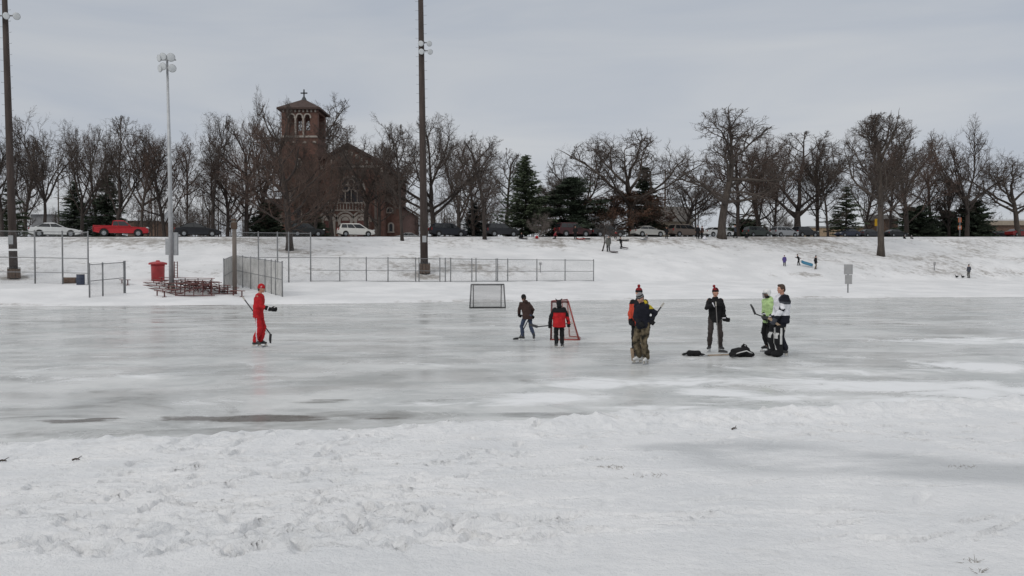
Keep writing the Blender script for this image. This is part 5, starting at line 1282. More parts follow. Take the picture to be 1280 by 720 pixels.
QUEUE = []
def part(name, mb, voxel, mats, parent, fold=0, smooth=4, pick=None, seed=0):
    """one continuous surface grown over the rounded pieces in mb (finished all together at the end)"""
    me = mb.mesh(name); bm = bmesh.new(); bm.from_mesh(me); bmesh.ops.recalc_face_normals(bm, faces=bm.faces); bm.to_mesh(me); bm.free()
    ob = link(name, me, parent)
    md = ob.modifiers.new('r', 'REMESH'); md.mode = 'VOXEL'; md.voxel_size = voxel
    sm = ob.modifiers.new('s', 'SMOOTH'); sm.factor = .5; sm.iterations = smooth
    QUEUE.append((ob, mats if isinstance(mats, (list, tuple)) else [mats], fold, pick, seed)); return ob
def finish_parts():
    dg = bpy.context.evaluated_depsgraph_get()
    outs = [bpy.data.meshes.new_from_object(q[0].evaluated_get(dg)) for q in QUEUE]
    for (ob, mats, fold, pick, seed), out in zip(QUEUE, outs):
        old = ob.data; ob.modifiers.clear(); ob.data = out; bpy.data.meshes.remove(old)
        if fold:
            for v in out.vertices:
                p = v.co*7+V((seed, seed*.7, 0)); q = V((v.co.x*5, v.co.y*5, v.co.z*13))+V((seed, 0, 0))
                v.co += v.normal*(fold*(mnoise.noise(p)+.9*mnoise.noise(q)))
        out.polygons.foreach_set('use_smooth', [True]*len(out.polygons)); out.materials.clear()
        for m in mats: out.materials.append(m)
        out.polygons.foreach_set('material_index', [pick(p.center) for p in out.polygons] if pick else [0]*len(out.polygons))
def ik(a, b, l1, l2, pole):
    d = b-a; D = min(max(d.length, .05), (l1+l2)*.997); dn = d.normalized(); x = (l1*l1-l2*l2+D*D)/(2*D); h = math.sqrt(max(l1*l1-x*x, 0))
    pn = pole-dn*pole.dot(dn); pn = pn.normalized() if pn.length > 1e-4 else frame_of(dn)[0]
    return a+dn*x+pn*h, a+dn*D
def hand_into(mb, wrist, fore, axis, side, k=1.0):
    """closed hand: palm, four unequal bent fingers curled round `axis`, thumb from the side of the palm"""
    s_ = V(axis).normalized(); d = fore-s_*fore.dot(s_)
    d = d.normalized() if d.length > .05 else frame_of(s_)[0]
    n = s_.cross(d)*side; c = wrist+d*.055*k
    mb.ell(c, (.030*k, .050*k, .045*k), Matrix((n, d, s_)).transposed(), 10)
    mb.cap(wrist-d*.02, wrist+d*.04, .030*k, .034*k, 8)
    for i, ln in enumerate((.92, 1.05, 1.0, .78)):
        b0 = c+s_*((1.5-i)*.022*k)+d*.040*k; b1 = b0+(d*.028+n*.026)*ln*k; b2 = b1+(n*.030-d*.012)*ln*k; b3 = b2+(-d*.026+n*.004)*ln*k
        for p, q, r in ((b0, b1, .0105), (b1, b2, .0098), (b2, b3, .009)): mb.cap(p, q, r*k, r*.94*k, 7)
    t0 = wrist+d*.03*k+s_*.028*k; t1 = t0+(d*.022+s_*.022+n*.016)*k; t2 = t1+(d*.014+n*.030-s_*.004)*k
    mb.cap(t0, t1, .0125*k, .0115*k, 7); mb.cap(t1, t2, .0112*k, .0098*k, 7)
def person(label, root, heading, H, spec, group=None, far=False):
    """root on the ground between the feet; heading 0 = faces away (+Y), 90 = faces left, 180 = faces the viewer.
    Offsets in spec are world-axis metres from root (X right, Y away, Z up)."""
    g = spec.get; skates = g('skates') is not None; lift = .085 if skates else .025
    total = 1.75+lift+(.03 if g('hat') or g('helmet') else .0); k = H/total
    t = thing('person', label, 'person', root, R_(heading), group, k)
    Mi = Matrix.Rotation(-R_(heading), 3, 'Z'); W = lambda p: (Mi @ V(p))/k
    vox = .028 if far else .0135
    lean = W((g('lean', (0, 0))[0], g('lean', (0, 0))[1], 0)); shift = W((g('shift', (0, 0))[0], g('shift', (0, 0))[1], 0)); crouch = g('crouch', 0)/k
    fat = g('fat', 1.0); hip_z = .93+lift-crouch
    pel = V((0, 0, hip_z))+shift; bl = math.sqrt(max(.2, 1-min(.8, (lean.length/.55)**2)))
    chest = pel+lean*.65+V((0, 0, .33*bl)); neck = pel+lean+V((0, 0, .55*bl)); fw = V((0, 1, 0)); tw = R_(g('twist', 0))
    RT = Matrix.Rotation(tw, 3, 'Z'); sx = RT @ V((1, 0, 0))
    up = (neck-pel).normalized()
    sh = [chest+sx*(s_*.185*min(fat, 1.15))+up*.155 for s_ in (-1, 1)]   # left, right
    hp_ = [pel+V((s_*.095*min(fat, 1.1), 0, -.02)) for s_ in (-1, 1)]
    feet = g('feet', ((-.11, 0), (.11, 0))); toe = g('toe', (12, -12)); ank = []; kn = []; tdir = []
    for i in range(2):
        f = V((feet[i][0], feet[i][1], 0)) if g('local_feet', True) else W((feet[i][0], feet[i][1], 0))
        a_ = V((f.x, f.y-.02, .085+lift+ (g('foot_up', (0, 0))[i])))
        td = Matrix.Rotation(R_(toe[i]), 3, 'Z') @ V((0, 1, 0)); tdir.append(td)
        kk, aa = ik(hp_[i], a_, .435, .42, V((0, 1, 0))+td*.4); kn.append(kk); ank.append(a_)
    hands = g('hands', (None, None)); wr = []; el = []
    for i, s_ in enumerate((-1, 1)):
        h_ = hands[i]
        tgt = W(h_) if h_ is not None else sh[i]+V((s_*.10, .05, -.53))
        pole = g('poles', (None, None))[i]; pole = W(pole) if pole is not None else V((s_*.5, -1, -.55))
        e_, w_ = ik(sh[i], tgt, .30, .265, pole); el.append(e_); wr.append(w_)
    hy, hpch = g('head', (0, 0)); Rh = Matrix.Rotation(R_(hy)+tw*.5, 3, 'Z') @ Matrix.Rotation(R_(hpch), 3, 'X')
    hb = neck+V((0, 0, .035)); hc = hb+(Rh @ V((0, .025, .13)))
    HL = lambda p: hc+(Rh @ V(p))
    # body: one continuous skin surface from head to ankles
    mb = MB()
    mb.ell(HL((0, 0, .01)), (.076, .094, .112), Rh, 18); mb.ell(HL((0, .028, -.052)), (.055, .066, .060), Rh, 14)
    mb.cap(neck-up*.05, HL((0, -.018, -.06)), .062, .056, 12)
    mb.cap(HL((0, .090, .012)), HL((0, .108, -.020)), .012, .017, 8); mb.ell(HL((0, .084, .035)), (.056, .014, .012), Rh, 8)
    mb.ell(HL((0, .088, -.056)), (.026, .012, .007), Rh, 8); mb.ell(HL((0, .082, -.092)), (.024, .018, .018), Rh, 8)
    for s_ in (-1, 1): mb.ell(HL((s_*.077, -.008, .0)), (.012, .022, .034), Rh, 8); mb.ell(HL((s_*.045, .066, -.02)), (.024, .022, .022), Rh, 8)
    mb.cap(pel, chest, .105, .115, 12); mb.cap(chest, neck-up*.06, .115, .075, 12); mb.cap(sh[0], sh[1], .055, .055, 10)
    for i in range(2):
        mb.cap(sh[i], el[i], .046, .037, 8); mb.cap(el[i], wr[i], .037, .026, 8)
        mb.cap(pel, hp_[i], .09, .085, 10); mb.cap(hp_[i], kn[i], .074, .050, 10); mb.cap(kn[i], ank[i], .048, .036, 10)
        mb.cap(ank[i], ank[i]+tdir[i]*.10-V((0, 0, .04)), .034, .030, 8)
        if not g('gloves', True) or far: hand_into(mb, wr[i], (wr[i]-el[i]).normalized(), W(g('grip', ((0, 0, 1), (0, 0, 1)))[i]), (-1, 1)[i], 1.0)
    part('body', mb, .022 if far else .0105, m_skin, t, smooth=2)
    if not far:
        for s_ in (-1, 1): mb = MB(); mb.ell(HL((s_*.030, .085, .018)), (.014, .009, .008), Rh, 8); mb.build('eye', m_eye, t, True)
        mb = MB(); mb.ell(HL((0, .0985, -.056)), (.022, .006, .005), Rh, 8); mb.build('mouth', m_lip, t, True)
    # trousers
    bag = g('baggy', 1.06)*1.04; mb = MB()
    mb.ell(pel+V((0, -.01, -.02)), (.165*fat, .125*fat, .13), None, 16)
    for i in range(2):
        mb.cap(hp_[i]+V((0, 0, .02)), kn[i], .092*bag*min(fat, 1.15), .072*bag, 12); mb.cap(kn[i], ank[i]+V((0, 0, .05 if skates else .02)), .074*bag, .062*bag*g('cuff', 1.0), 12)
    part('trousers', mb, vox, g('trousers'), t, .017*bag, pick=g('trouser_pick'), seed=H*7)
    # jacket
    mb = MB(); hem = pel+V((0, 0, -g('jlen', .12))); j = g('jbag', 1.06)*fat*1.06
    mb.loft([(hem-V((0, 0, .01)), .13*j, .09*j), (hem, .172*j, .125*j), (pel+up*.10, .165*j, .122*j), (pel+(chest-pel)*.75, .172*j, .128*j), (chest+up*.06, .185*j, .130*j), (chest+up*.145, .168*j, .108*j), (neck-up*.01, .078, .074), (neck+up*.03, .070, .068)], 20, R=RT)
    for i in range(2):
        mb.cap(sh[i]+(chest-sh[i])*.12, el[i], .076*j, .060*j, 12); mb.cap(el[i], wr[i]-(wr[i]-el[i])*.04, .060*j, .047*j, 12)
    if g('hood'):
        mb.ell(neck+RT @ V((0, -.075, .01)), (.115, .075, .075), RT, 14)
    part('jacket', mb, vox, g('jacket'), t, .019, pick=(lambda c: g('jacket_pick')(c, dict(pel=pel, chest=chest, neck=neck, sh=sh, el=el, wr=wr, up=up))) if g('jacket_pick') else None, seed=H*13+3)
    if g('hood_up'):
        mb = MB(); mb.ell(HL((0, -.022, .015)), (.104, .112, .132), Rh, 16); mb.ell(HL((0, -.045, -.11)), (.115, .095, .085), Rh, 14); part('hood', mb, vox, g('hood_up'), t, .006)
    # headgear
    if g('hat'):
        h = g('hat'); mb = MB()
        mb.loft([(HL((0, -.004, .040)), .088, .104), (HL((0, -.005, .075)), .087, .103), (HL((0, -.008, .112)), .074, .088), (HL((0, -.010, .138)), .048, .058), (HL((0, -.01, .150)), .02, .024)], 18, R=Rh)
        mb.loft([(HL((0, -.004, .022)), .088, .104), (HL((0, -.004, .028)), .093, .109), (HL((0, -.004, .058)), .093, .109), (HL((0, -.004, .064)), .088, .104)], 18, R=Rh)
        mb.ell(HL((0, -.034, .028)), (.089, .084, .082), Rh, 14)
        if g('earflaps'):
            for s_ in (-1, 1): mb.ell(HL((s_*.080, -.02, -.01)), (.014, .045, .06), Rh, 10)
        if g('points'):
            for s_ in (-1, 1): mb.cap(HL((s_*.05, 0, .11)), HL((s_*.135, -.01, .20)), .045, .014, 8)
        ho = part('hat', mb, vox*.8, h, t, .003, smooth=2, pick=(lambda c: g('hat_pick')((Rh.transposed() @ (c-hc)))) if g('hat_pick') else None)
        if g('pom'):
            mb = MB(); mb.ell(HL((g('pom_dx', 0), -.015, .180)), .043, None, 12); part('pom', mb, .011, g('pom'), ho, .009, smooth=1)
        if g('logo'):
            mb = MB(); R2 = Rh @ Matrix.Rotation(-PI/2, 3, 'Z'); c0 = HL((.088, .035, .055))
            for q in range(10):
                a0 = -.9+q*.24; p0 = HL((.0935-.10*(math.cos(a0)*.034)**2*8, .035+.026*math.cos(a0+PI), .058+.022*math.sin(a0))); a1 = a0+.24; p1 = HL((.0935-.10*(math.cos(a1)*.034)**2*8, .035+.026*math.cos(a1+PI), .058+.022*math.sin(a1))); mb.cap(p0, p1, .007, .007, 6)
            mb.build('logo', c_white, ho, True)
    if not g('hair') and not g('helmet') and not g('hood_up') and not far:
        mb = MB(); mb.ell(HL((0, -.030, .0)), (.081, .082, .085), Rh, 14); mb.ell(HL((0, -.05, -.045)), (.066, .05, .055), Rh, 12); part('hair', mb, .013, m_hair, t, .004, smooth=1)
    if g('hair'):
        mb = MB(); mb.ell(HL((0, -.018, .030)), (.086, .096, .108), Rh, 16); mb.ell(HL((0, -.055, -.02)), (.078, .055, .075), Rh, 12); mb.ell(HL((0, .045, .098)), (.066, .05, .035), Rh, 12)
        part('hair', mb, .012, m_hair, t, .006, smooth=1)
    if g('longhair'):
        mb = MB(); mb.ell(HL((0, -.02, .03)), (.09, .10, .112), Rh, 14)
        mb.loft([(HL((0, -.06, -.30)), .10, .045), (HL((0, -.07, -.2)), .115, .06), (HL((0, -.05, -.05)), .105, .085), (HL((0, -.03, .03)), .09, .09)], 14); part('hair', mb, .014, m_hair, t, .008, smooth=1)
    if g('helmet'):
        mb = MB(); mb.loft([(HL((0, -.02, -.015)), .088, .100), (HL((0, -.012, .02)), .103, .122), (HL((0, -.008, .07)), .104, .124), (HL((0, -.012, .115)), .088, .104), (HL((0, -.015, .143)), .05, .06), (HL((0, -.015, .150)), .02, .02)], 20, R=Rh)
        for s_ in (-1, 1): mb.ell(HL((s_*.088, -.01, -.025)), (.018, .045, .055), Rh, 10)
        ho = part('helmet', mb, .010, g('helmet'), t, 0, smooth=3)
        mb = MB()
        for q in range(7):
            z = .035-.024*q; pts = [HL((.092*math.sin(a_), .045+.088*math.cos(a_), z)) for a_ in np.linspace(-1.35, 1.35, 9)]; mb.tube(pts, .0042, 5)
        for a_ in np.linspace(-1.1, 1.1, 7): mb.tube([HL((.092*math.sin(a_), .045+.088*math.cos(a_), z)) for z in (.04, -.05, -.112)], .0042, 5)
        mb.build('cage', m_cage, ho)
        mb = MB(); mb.loft([(HL((0, .0, -.125)), .07, .07), (HL((0, .02, -.05)), .080, .085)], 14, R=Rh); part('neck_gaiter', mb, .013, c_black, t)
    # gloves with separate fingers
    if g('gloves', True) and not far:
        gm = g('gloves', c_black); gk = g('glove_k', 1.25)
        gl = gm if isinstance(gm, tuple) else (gm, gm)
        for i in range(2):
            if gl[i] is None:
                mb = MB(); hand_into(mb, wr[i], (wr[i]-el[i]).normalized(), W(g('grip', ((0, 0, 1), (0, 0, 1)))[i]), (-1, 1)[i], 1.0); part('bare_hand', mb, .006, m_skin, t, smooth=1); continue
            mb = MB(); fd = (wr[i]-el[i]).normalized()
            hand_into(mb, wr[i], fd, W(g('grip', ((0, 0, 1), (0, 0, 1)))[i]), (-1, 1)[i], gk)
            mb.cap(wr[i]-fd*.07*gk, wr[i]-fd*.01, .050*gk, .042*gk, 10); go = part('glove', mb, .0075, gl[i], t, .002, smooth=1)
            if g('cuffs'):
                mb = MB(); mb.lathe([(-.012, .052*gk), (.014, .052*gk)], wr[i]-fd*.035*gk, fd, 14); mb.build('cuff', g('cuffs'), go, True)
    # footwear
    for i in range(2):
        a_ = ank[i]; td = tdir[i]; z0 = lift; fx = (a_-V((0, 0, a_.z)))
        base = V((a_.x, a_.y, a_.z-.085)); sm_ = g('skates'); sm_ = sm_ if isinstance(sm_, tuple) else (sm_, m_tape)
        mb = MB(); mb.cap(base-td*.055+V((0, 0, .038)), base+td*.15+V((0, 0, .036)), .040, .036, 12); mb.cap(base-td*.03+V((0, 0, .05)), base-td*.015+V((0, 0, .175 if skates else .12)), .046, .050, 12); mb.ell(base+td*.06+V((0, 0, .065)), (.040, .075, .042), Matrix((td.cross(V((0, 0, 1))), td, V((0, 0, 1)))).transposed(), 10)
        so_ = part('skate' if skates else 'boot', mb, .024 if far else .011, sm_[0] if skates else g('boots', m_leather), t, 0, smooth=2)
        if skates:
            mb = MB(); c = base+td*.05
            for q in (-.09, .10): mb.box(c+td*q+V((0, 0, -.028)), (.026, .075, .055), Matrix((td.cross(V((0, 0, 1))), td, V((0, 0, 1)))).transposed())
            mb.build('blade_holder', sm_[1], so_)
            mb = MB(); pl = [c+td*x+V((0, 0, z)) for x, z in ((-.155, -.055), (-.15, -.08), (-.12, -.0845), (.13, -.0845), (.165, -.074), (.17, -.055), (.165, -.045), (-.155, -.045))]; nn = td.cross(V((0, 0, 1))); mb.prism(pl, nn*-.004, nn*.004); mb.build('blade', m_blade, so_)
    t['_k'] = k
    return t, k, (lambda p: V(root)+V(p))
def unprop(t):
    if '_k' in t: del t['_k']
def stick(label, butt, heel, tip, shaft=None, blade=None, tape=True, w=.026, h=.032, bh=.075, curve=.03, name='hockey_stick'):
    butt, heel, tip = V(butt), V(heel), V(tip); t = thing(name, label, 'hockey stick', heel)
    mb = MB(org=heel); mb.beam(butt, heel.lerp(tip, .06), w, h); mb.build('shaft', shaft or m_shaft, t, bevel=.004)
    bd = tip-heel; sd_ = (butt-heel).normalized(); n = bd.cross(sd_).normalized(); upv = n.cross(bd).normalized()
    if upv.dot(sd_) < 0: upv = -upv
    mb = MB(org=heel); k = 8
    for i in range(k):
        f0, f1 = i/k, (i+1)/k; q = lambda f: heel+bd*f+n*curve*f*f; hh = lambda f: bh*(1-.35*max(0, f-.6)/.4)
        mb.prism([q(f0)-upv*bh*.5, q(f1)-upv*bh*.5, q(f1)+upv*(hh(f1)-bh*.5), q(f0)+upv*(hh(f0)-bh*.5)], n*-.005, n*.005)
    mb.build('blade', blade or m_bladew, t)
    if tape: mb = MB(org=heel); mb.beam(butt, butt.lerp(heel, .09), w*1.25, h*1.2); mb.build('grip_tape', m_tape, t)
    return t
def scale_at(p): return FPX/p.y

# --- man in red, in profile, facing right
r = on_ice(323, 434); r.z = 0; s = scale_at(r)
hR = (.40, -.16, 1.12); hL = (-.06, .26, 1.02)
person('man in an all red tracksuit and red beanie holding out one gloved hand', r, -90, 79.5/s, dict(skates=m_leather, trousers=[c_red, c_white], jacket=c_red, hat=c_red, logo=True,
       trouser_pick=lambda c: 1 if (abs(c.y) < .014 and abs(c.x) > .10 and c.z < .86) else 0, hands=(hL, hR), grip=((.87, 0, -1.1), (.1, -.3, 1)), poles=((-.5, .3, -.6), (-.55, -.1, -.75)), gloves=c_black, cuffs=c_white, glove_k=1.5, feet=((-.09, .06), (.10, -.04)), toe=(4, -6), head=(0, -10), lean=(.05, 0), cuff=1.2, jbag=1.15, baggy=1.14, jlen=.14))
stick('black hockey stick slanting behind the man in red with its blade off the ice', r+V((-.56, .30, 1.47)), r+V((.28, .27, .37)), r+V((.25, .27, .09)), m_shaft, m_shaft)
# --- brown jacket, from behind
r = on_ice(659.5, 426); s = scale_at(r)
person('person in a brown jacket and blue jeans seen from behind, legs apart', r, 28, 60/s, dict(skates=(m_leather, m_skw), trousers=c_jean, jacket=c_brown, hat=c_black, hood=True, hands=((-.28, .28, .72), (.10, .22, .80)), grip=((-.5, .2, -.6), (-.5, .2, -.6)), poles=((-.7, -.2, -.5), (1.0, -.3, -.1)),
       gloves=c_black, feet=((-.17, .10), (.21, -.10)), toe=(30, -38), head=(10, -12), lean=(-.10, .06), jlen=.13, jbag=1.12, crouch=.03, earflaps=True, glove_k=1.35))
stick('hockey stick with its dark blade on the ice, held by the person in jeans', r+V((.16, .20, .93)), r+V((-.26, .22, .06)), r+V((-.45, .12, .05)), m_shaft, m_shaft)
# --- child in red
r = on_ice(699, 435); s = scale_at(r)
person('child in a red and black coat with a pointed dark hat seen from behind', r, 4, 60/s, dict(skates=m_leather, trousers=c_black, jacket=[c_red, c_black], hat=c_black, points=True, hood_up=c_black, hands=((-.30, .02, .66), (.30, .10, .66)), grip=((1, 0, .05), (1, 0, .05)), poles=((-1, -.2, 0), (1, -.2, 0)),
       gloves=c_black, glove_k=1.5, feet=((-.11, 0), (.10, -.04)), toe=(14, -30), head=(8, -12), jbag=1.28, baggy=1.25, jlen=.20, fat=1.08,
       jacket_pick=lambda c, J: 1 if (c.z > J['chest'].z+.04 or (abs(c.x) > .24 and c.z > J['chest'].z-.12) or (c.x < -.27)) else 0))
stick('hockey stick held level across the body of the child in red', r+V((.42, .06, .72)), r+V((-.62, .16, .60)), r+V((-.87, .18, .68)), m_shaft, m_shaft)
# --- orange sleeved person behind the camo trousers
r = on_ice(798.5, 450); s = scale_at(r)
person('person in an orange red jacket and pom beanie, mostly hidden behind the camouflage trousers', r, 165, 90.5/s, dict(skates=m_leather, trousers=c_black, jacket=[c_orange, c_black], hat=[c_darkred, c_black], pom=c_darkred, hat_pick=lambda c: 1 if c.z < .075 else 0, hands=((.12, .12, .95), (-.22, -.05, .80)),
       grip=((0, 0, 1), (0, 0, 1)), poles=((.3, 1, -.3), (-1, .2, -.3)), gloves=c_black, feet=((-.10, 0), (.10, .0)), head=(0, 0), glove_k=1.3, jacket_pick=lambda c, J: 1 if c.z > J['chest'].z+.10 else 0))
# --- camo trousers
r = on_ice(803.5, 455); s = scale_at(r)
person('person in camouflage trousers and a navy jacket with a yellow hood, looking down', r, 128, 91/s, dict(skates=m_skw, trousers=c_camo, jacket=[c_navy, c_yellow], hat=[c_grey, c_black], hood=True, hat_pick=lambda c: 1 if (c.z > .07 and c.z < .10) or c.z < .05 else 0, hands=((.17, -.14, 1.02), (-.13, -.20, 1.0)),
       grip=((.6, 0, .8), (.6, 0, .8)), poles=((.9, .5, -.3), (-.4, .9, -.4)), gloves=c_black, feet=((-.12, .0), (.13, .02)), toe=(16, -16), head=(8, -28), baggy=1.32, cuff=1.1, jbag=1.16, jlen=.10, fat=1.02, glove_k=1.3, lean=(-.03, -.05),
       jacket_pick=lambda c, J: 1 if (c.z > J['chest'].z+.085 and c.y < .055 and c.x < .10) else 0))
stick('dark hockey stick with a pale curved blade slanting behind the camouflage trousers', r+V((.55, .26, 1.46)), r+V((-.24, .20, .37)), r+V((-.20, .16, .06)), m_shaft, m_shaftw, curve=-.10)
# --- black jacket, facing the viewer
r = on_ice(893.5, 440); s = scale_at(r)
person('person in a black jacket and pom beanie, one hand on top of an upright stick', r, 172, 80.5/s, dict(skates=(m_leather, m_skw), trousers=c_greypant, jacket=[c_black, c_white], hat=[c_darkred, c_black], pom=c_darkred, pom_dx=.04, hat_pick=lambda c: 1 if c.z < .068 or abs(c.x) < .02 else 0, hands=((.255, -.04, .84), (-.05, -.21, 1.33)),
       grip=((0, 0, 1), (0, 0, 1)), poles=((1, .2, -.2), (-1, .1, -.6)), gloves=c_black, cuffs=c_white, glove_k=1.45, feet=((-.16, .0), (.15, .0)), toe=(26, -24), head=(22, 0), jbag=1.05, cuff=1.05, jlen=.14,
       jacket_pick=lambda c, J: 1 if (c.x > .07 and c.x < .09 and J['chest'].z-.02 < c.z < J['chest'].z+.09 and c.y > .02) else 0))
stick('hockey stick standing upright in front of the person in the black jacket', r+V((-.05, -.27, 1.40)), r+V((.02, -.30, .06)), r+V((.26, -.34, .05)), m_shaftg, m_shaft, w=.017, h=.022)
# --- lime hoodie with helmet
r = on_ice(961, 440); s = scale_at(r)
person('player in a lime green hoodie and white caged helmet', r, 112, 79/s, dict(skates=(m_leather, m_skw), trousers=c_black, jacket=c_lime, helmet=m_hel, hood=True, hands=((-.03, -.22, .92), (-.16, -.08, .98)), grip=((-.9, 0, .35), (-.9, 0, .35)), poles=((.5, .6, -.6), (.2, .7, -.7)),
       gloves=c_black, cuffs=c_white, glove_k=1.55, feet=((-.12, .02), (.12, .0)), toe=(8, -10), head=(0, -8), lean=(-.03, 0), jbag=1.12, jlen=.14, baggy=1.05))
stick('hockey stick held out level with its blade turned up by the player in lime green', r+V((.34, -.12, .78)), r+V((-.44, -.20, 1.05)), r+V((-.55, -.20, 1.33)), m_shaft, m_shaft, bh=.06)
# --- goalie
r = on_ice(976.5, 445); s = scale_at(r)
gt, gk_, _ = person('goalkeeper with short brown hair in a white jersey and big black leg pads', r, 98, 89/s, dict(skates=m_leather, trousers=c_navy, jacket=[c_white, c_navy, c_slate], hair=True, hands=((-.30, -.26, .86), (-.22, .04, .95)), grip=((-.8, 0, .5), (-.8, 0, .5)), poles=((.5, -.5, -.8), (.4, .5, -.8)), gloves=(c_slate, None),
       glove_k=1.5, feet=((-.16, .0), (.15, .02)), toe=(6, -12), head=(4, -4), fat=1.22, jbag=1.12, baggy=1.22, jlen=.17, lean=(.02, 0),
       jacket_pick=lambda c, J: 1 if (c.z > J['chest'].z+.07 and (c-J['sh'][0]).length < .17) or (c.z < J['pel'].z+.04) or ((c-J['el'][0]).length < .085) else (2 if (c-J['sh'][0]).length < .20 and c.z > J['chest'].z else 0)))
for i, (fx, fy) in enumerate(((-.165, .05), (.155, .07))):
    mb = MB(); k_ = 1.0
    for z0, z1, w0, w1, yo_ in ((.05, .30, .155, .135, .10), (.30, .56, .135, .14, .11), (.56, .80, .14, .125, .07)):
        mb.loft([(V((fx, fy+yo_, z0)), w0*.9, .085), (V((fx, fy+yo_, z0+.02)), w0, .10), (V((fx, fy+yo_, z1-.01)), w1, .095), (V((fx, fy+yo_, z1+.015)), w1*.9, .08)], 16)
    mb.ell(V((fx, fy+.16, .07)), (.16, .15, .075), None, 12)
    part('leg_pad', mb, .016, [m_pad, m_padw], gt, .004, pick=lambda c, fx=fx, fy=fy: 1 if (.47 < c.z < .62 and c.y > fy+.12 and abs(c.x-fx) < .09) or (.18 < c.z < .34 and abs((c.x-fx)-(c.z-.26)*.6) < .022 and c.y > fy+.1) or (abs(c.x-fx) > .115 and .33 < c.z < .74 and abs(c.y-fy-.10) < .03) else 0)
stick('wide paddled goalie stick crossing the hands of the goalkeeper', r+V((.02, -.20, .72)), r+V((-.42, -.26, 1.02)), r+V((-.62, -.26, 1.04)), m_shaftw, m_shaft, h=.06)
# --- gear lying on the ice
def glove_lump(mb, c, rz, k=1.0):
    Rm = Matrix.Rotation(rz, 3, 'Z'); q = lambda p: V(c)+(Rm @ V(p))*k
    mb.ell(q((0, 0, .075)), (.12*k, .10*k, .075*k), Rm, 12); mb.cap(q((-.10, 0, .08)), q((-.22, .01, .085)), .080*k, .095*k, 12)
    for i, y_ in enumerate((-.075, -.025, .025, .075)): mb.cap(q((.08, y_, .07)), q((.20-.02*abs(i-1), y_*1.1, .045)), .032*k, .030*k, 8)
    mb.cap(q((.0, -.11, .06)), q((.10, -.16, .045)), .034*k, .030*k, 8)
for px, rz, lab in ((862.5, 2.9, 'black hockey glove lying on the ice nearer the camouflage trousers'), (871.5, .2, 'black hockey glove lying on the ice nearer the black jacket')):
    b = on_ice(px, 445); t = thing('hockey_glove', lab, 'glove', b); mb = MB(); glove_lump(mb, (0, 0, 0), rz, .92); part('shell', mb, .012, c_black, t, .008, smooth=2)
    Rm = Matrix.Rotation(rz, 3, 'Z'); mb = MB(); mb.lathe([(0, .070), (.03, .075)], Rm @ V((-.195, .01, .08)), Rm @ V((-1, 0, 0)), 14); mb.build('cuff_binding', m_pad, t, True)
b = on_ice(926.5, 446); t = thing('gear_bag', 'slumped black equipment bag with a strap poking up from the ice', 'bag', b)
mb = MB(); mb.ell((-.08, 0, .12), (.20, .17, .13), None, 14); mb.ell((.10, .03, .13), (.16, .16, .14), None, 14); mb.ell((.22, -.05, .07), (.12, .13, .085), None, 12); mb.ell((-.22, -.03, .07), (.10, .12, .08), None, 12); mb.cap((.03, .0, .2), (.07, .02, .31), .07, .03, 10); part('bag', mb, .016, c_black, t, .030, smooth=2)
mb = MB(); mb.tube([(.14, -.05, .2), (.12, -.06, .30), (.06, -.03, .335), (0, .0, .27)], .014, 6); mb.build('strap', m_pad, t, True)
mb = MB(); mb.tube([(-.24, -.12, .06), (-.08, -.165, .13), (.1, -.14, .17), (.24, -.14, .10)], .016, 6); mb.build('zip_band', m_padw, t, True)
a_, b_, c_ = on_ice(917, 444.5), on_ice(885, 445.5), on_ice(879.5, 446.5); z = V((0, 0, .03)); zz = V((0, 0, .035))
stick('wooden hockey stick lying on the ice in front of the black jacket', a_+z, b_+z, c_+zz, m_shaftw, m_shaft, tape=False, bh=.06)
a_, b_, c_ = on_ice(936, 443), on_ice(914, 447.5), on_ice(921, 448.6)
stick('dark hockey stick with its blade lying out from under the black bag', a_+V((0, 0, .06)), b_+z, c_+zz, m_shaft, m_shaft, tape=False, bh=.06)

# --- sledders on the hill
def hillman(px, py, hpx, heading, label, **kw):
    b = on_hill(px, py); H = hpx/FPX*b.y; sp = dict(trousers=c_black, jacket=c_black, jbag=1.15, baggy=1.15); sp.update(kw)
    return person(label, b, heading, H, sp, far=True)[0], b, H
def sled(label, b, L_, W_, mat, rz, pitch=0, z=0.06, curl=True, name='sled'):
    t = thing(name, label, 'sled', b+V((0, 0, z)), rz); t.rotation_euler = (pitch, 0, rz)
    mb = MB(); pts = []
    n = 9
    for i in range(n+1):
        f = i/n; y_ = (f-.5)*L_; zc2 = .22*max(0, f-.78)**1.4*4 if curl else 0; pts.append((y_, zc2))
    vs = []; fs = []
    for y_, zc2 in pts:
        w = W_/2*(1-.25*max(0, abs(y_)/(L_/2)-.8)*5)
        for (x, dz) in ((-w, .09), (-w*.85, .0), (w*.85, .0), (w, .09), (w*.97, .11), (w*.8, .03), (-w*.8, .03), (-w*.97, .11)): vs.append(V((x, y_, zc2+dz)))
    for i in range(n):
        for q in range(8): fs.append((i*8+q, i*8+(q+1) % 8, (i+1)*8+(q+1) % 8, (i+1)*8+q))
    fs.append(tuple(range(8))); fs.append(tuple(n*8+7-q for q in range(8))); mb.add(vs, fs); mb.build('hull', mat, t, True)
    mb = MB(); mb.tube([(-W_*.25, L_*.47, .16), (0, L_*.47+.35, .10), (W_*.25, L_*.47, .16)], .015, 5); mb.build('tow_rope', m_dark, t)
    return t
m_sred = M('sled_red', (.36, .04, .035), .5, .1, 4); m_sblue = M('sled_blue', (.03, .17, .28), .4, .1, 4); m_sdark = M('sled_dark', (.05, .03, .03), .5, .2, 4); m_sblk = M('sled_black', (.02, .02, .022), .5, .2, 4); m_spale = M('sled_pale', (.5, .52, .54), .4, .1, 4)
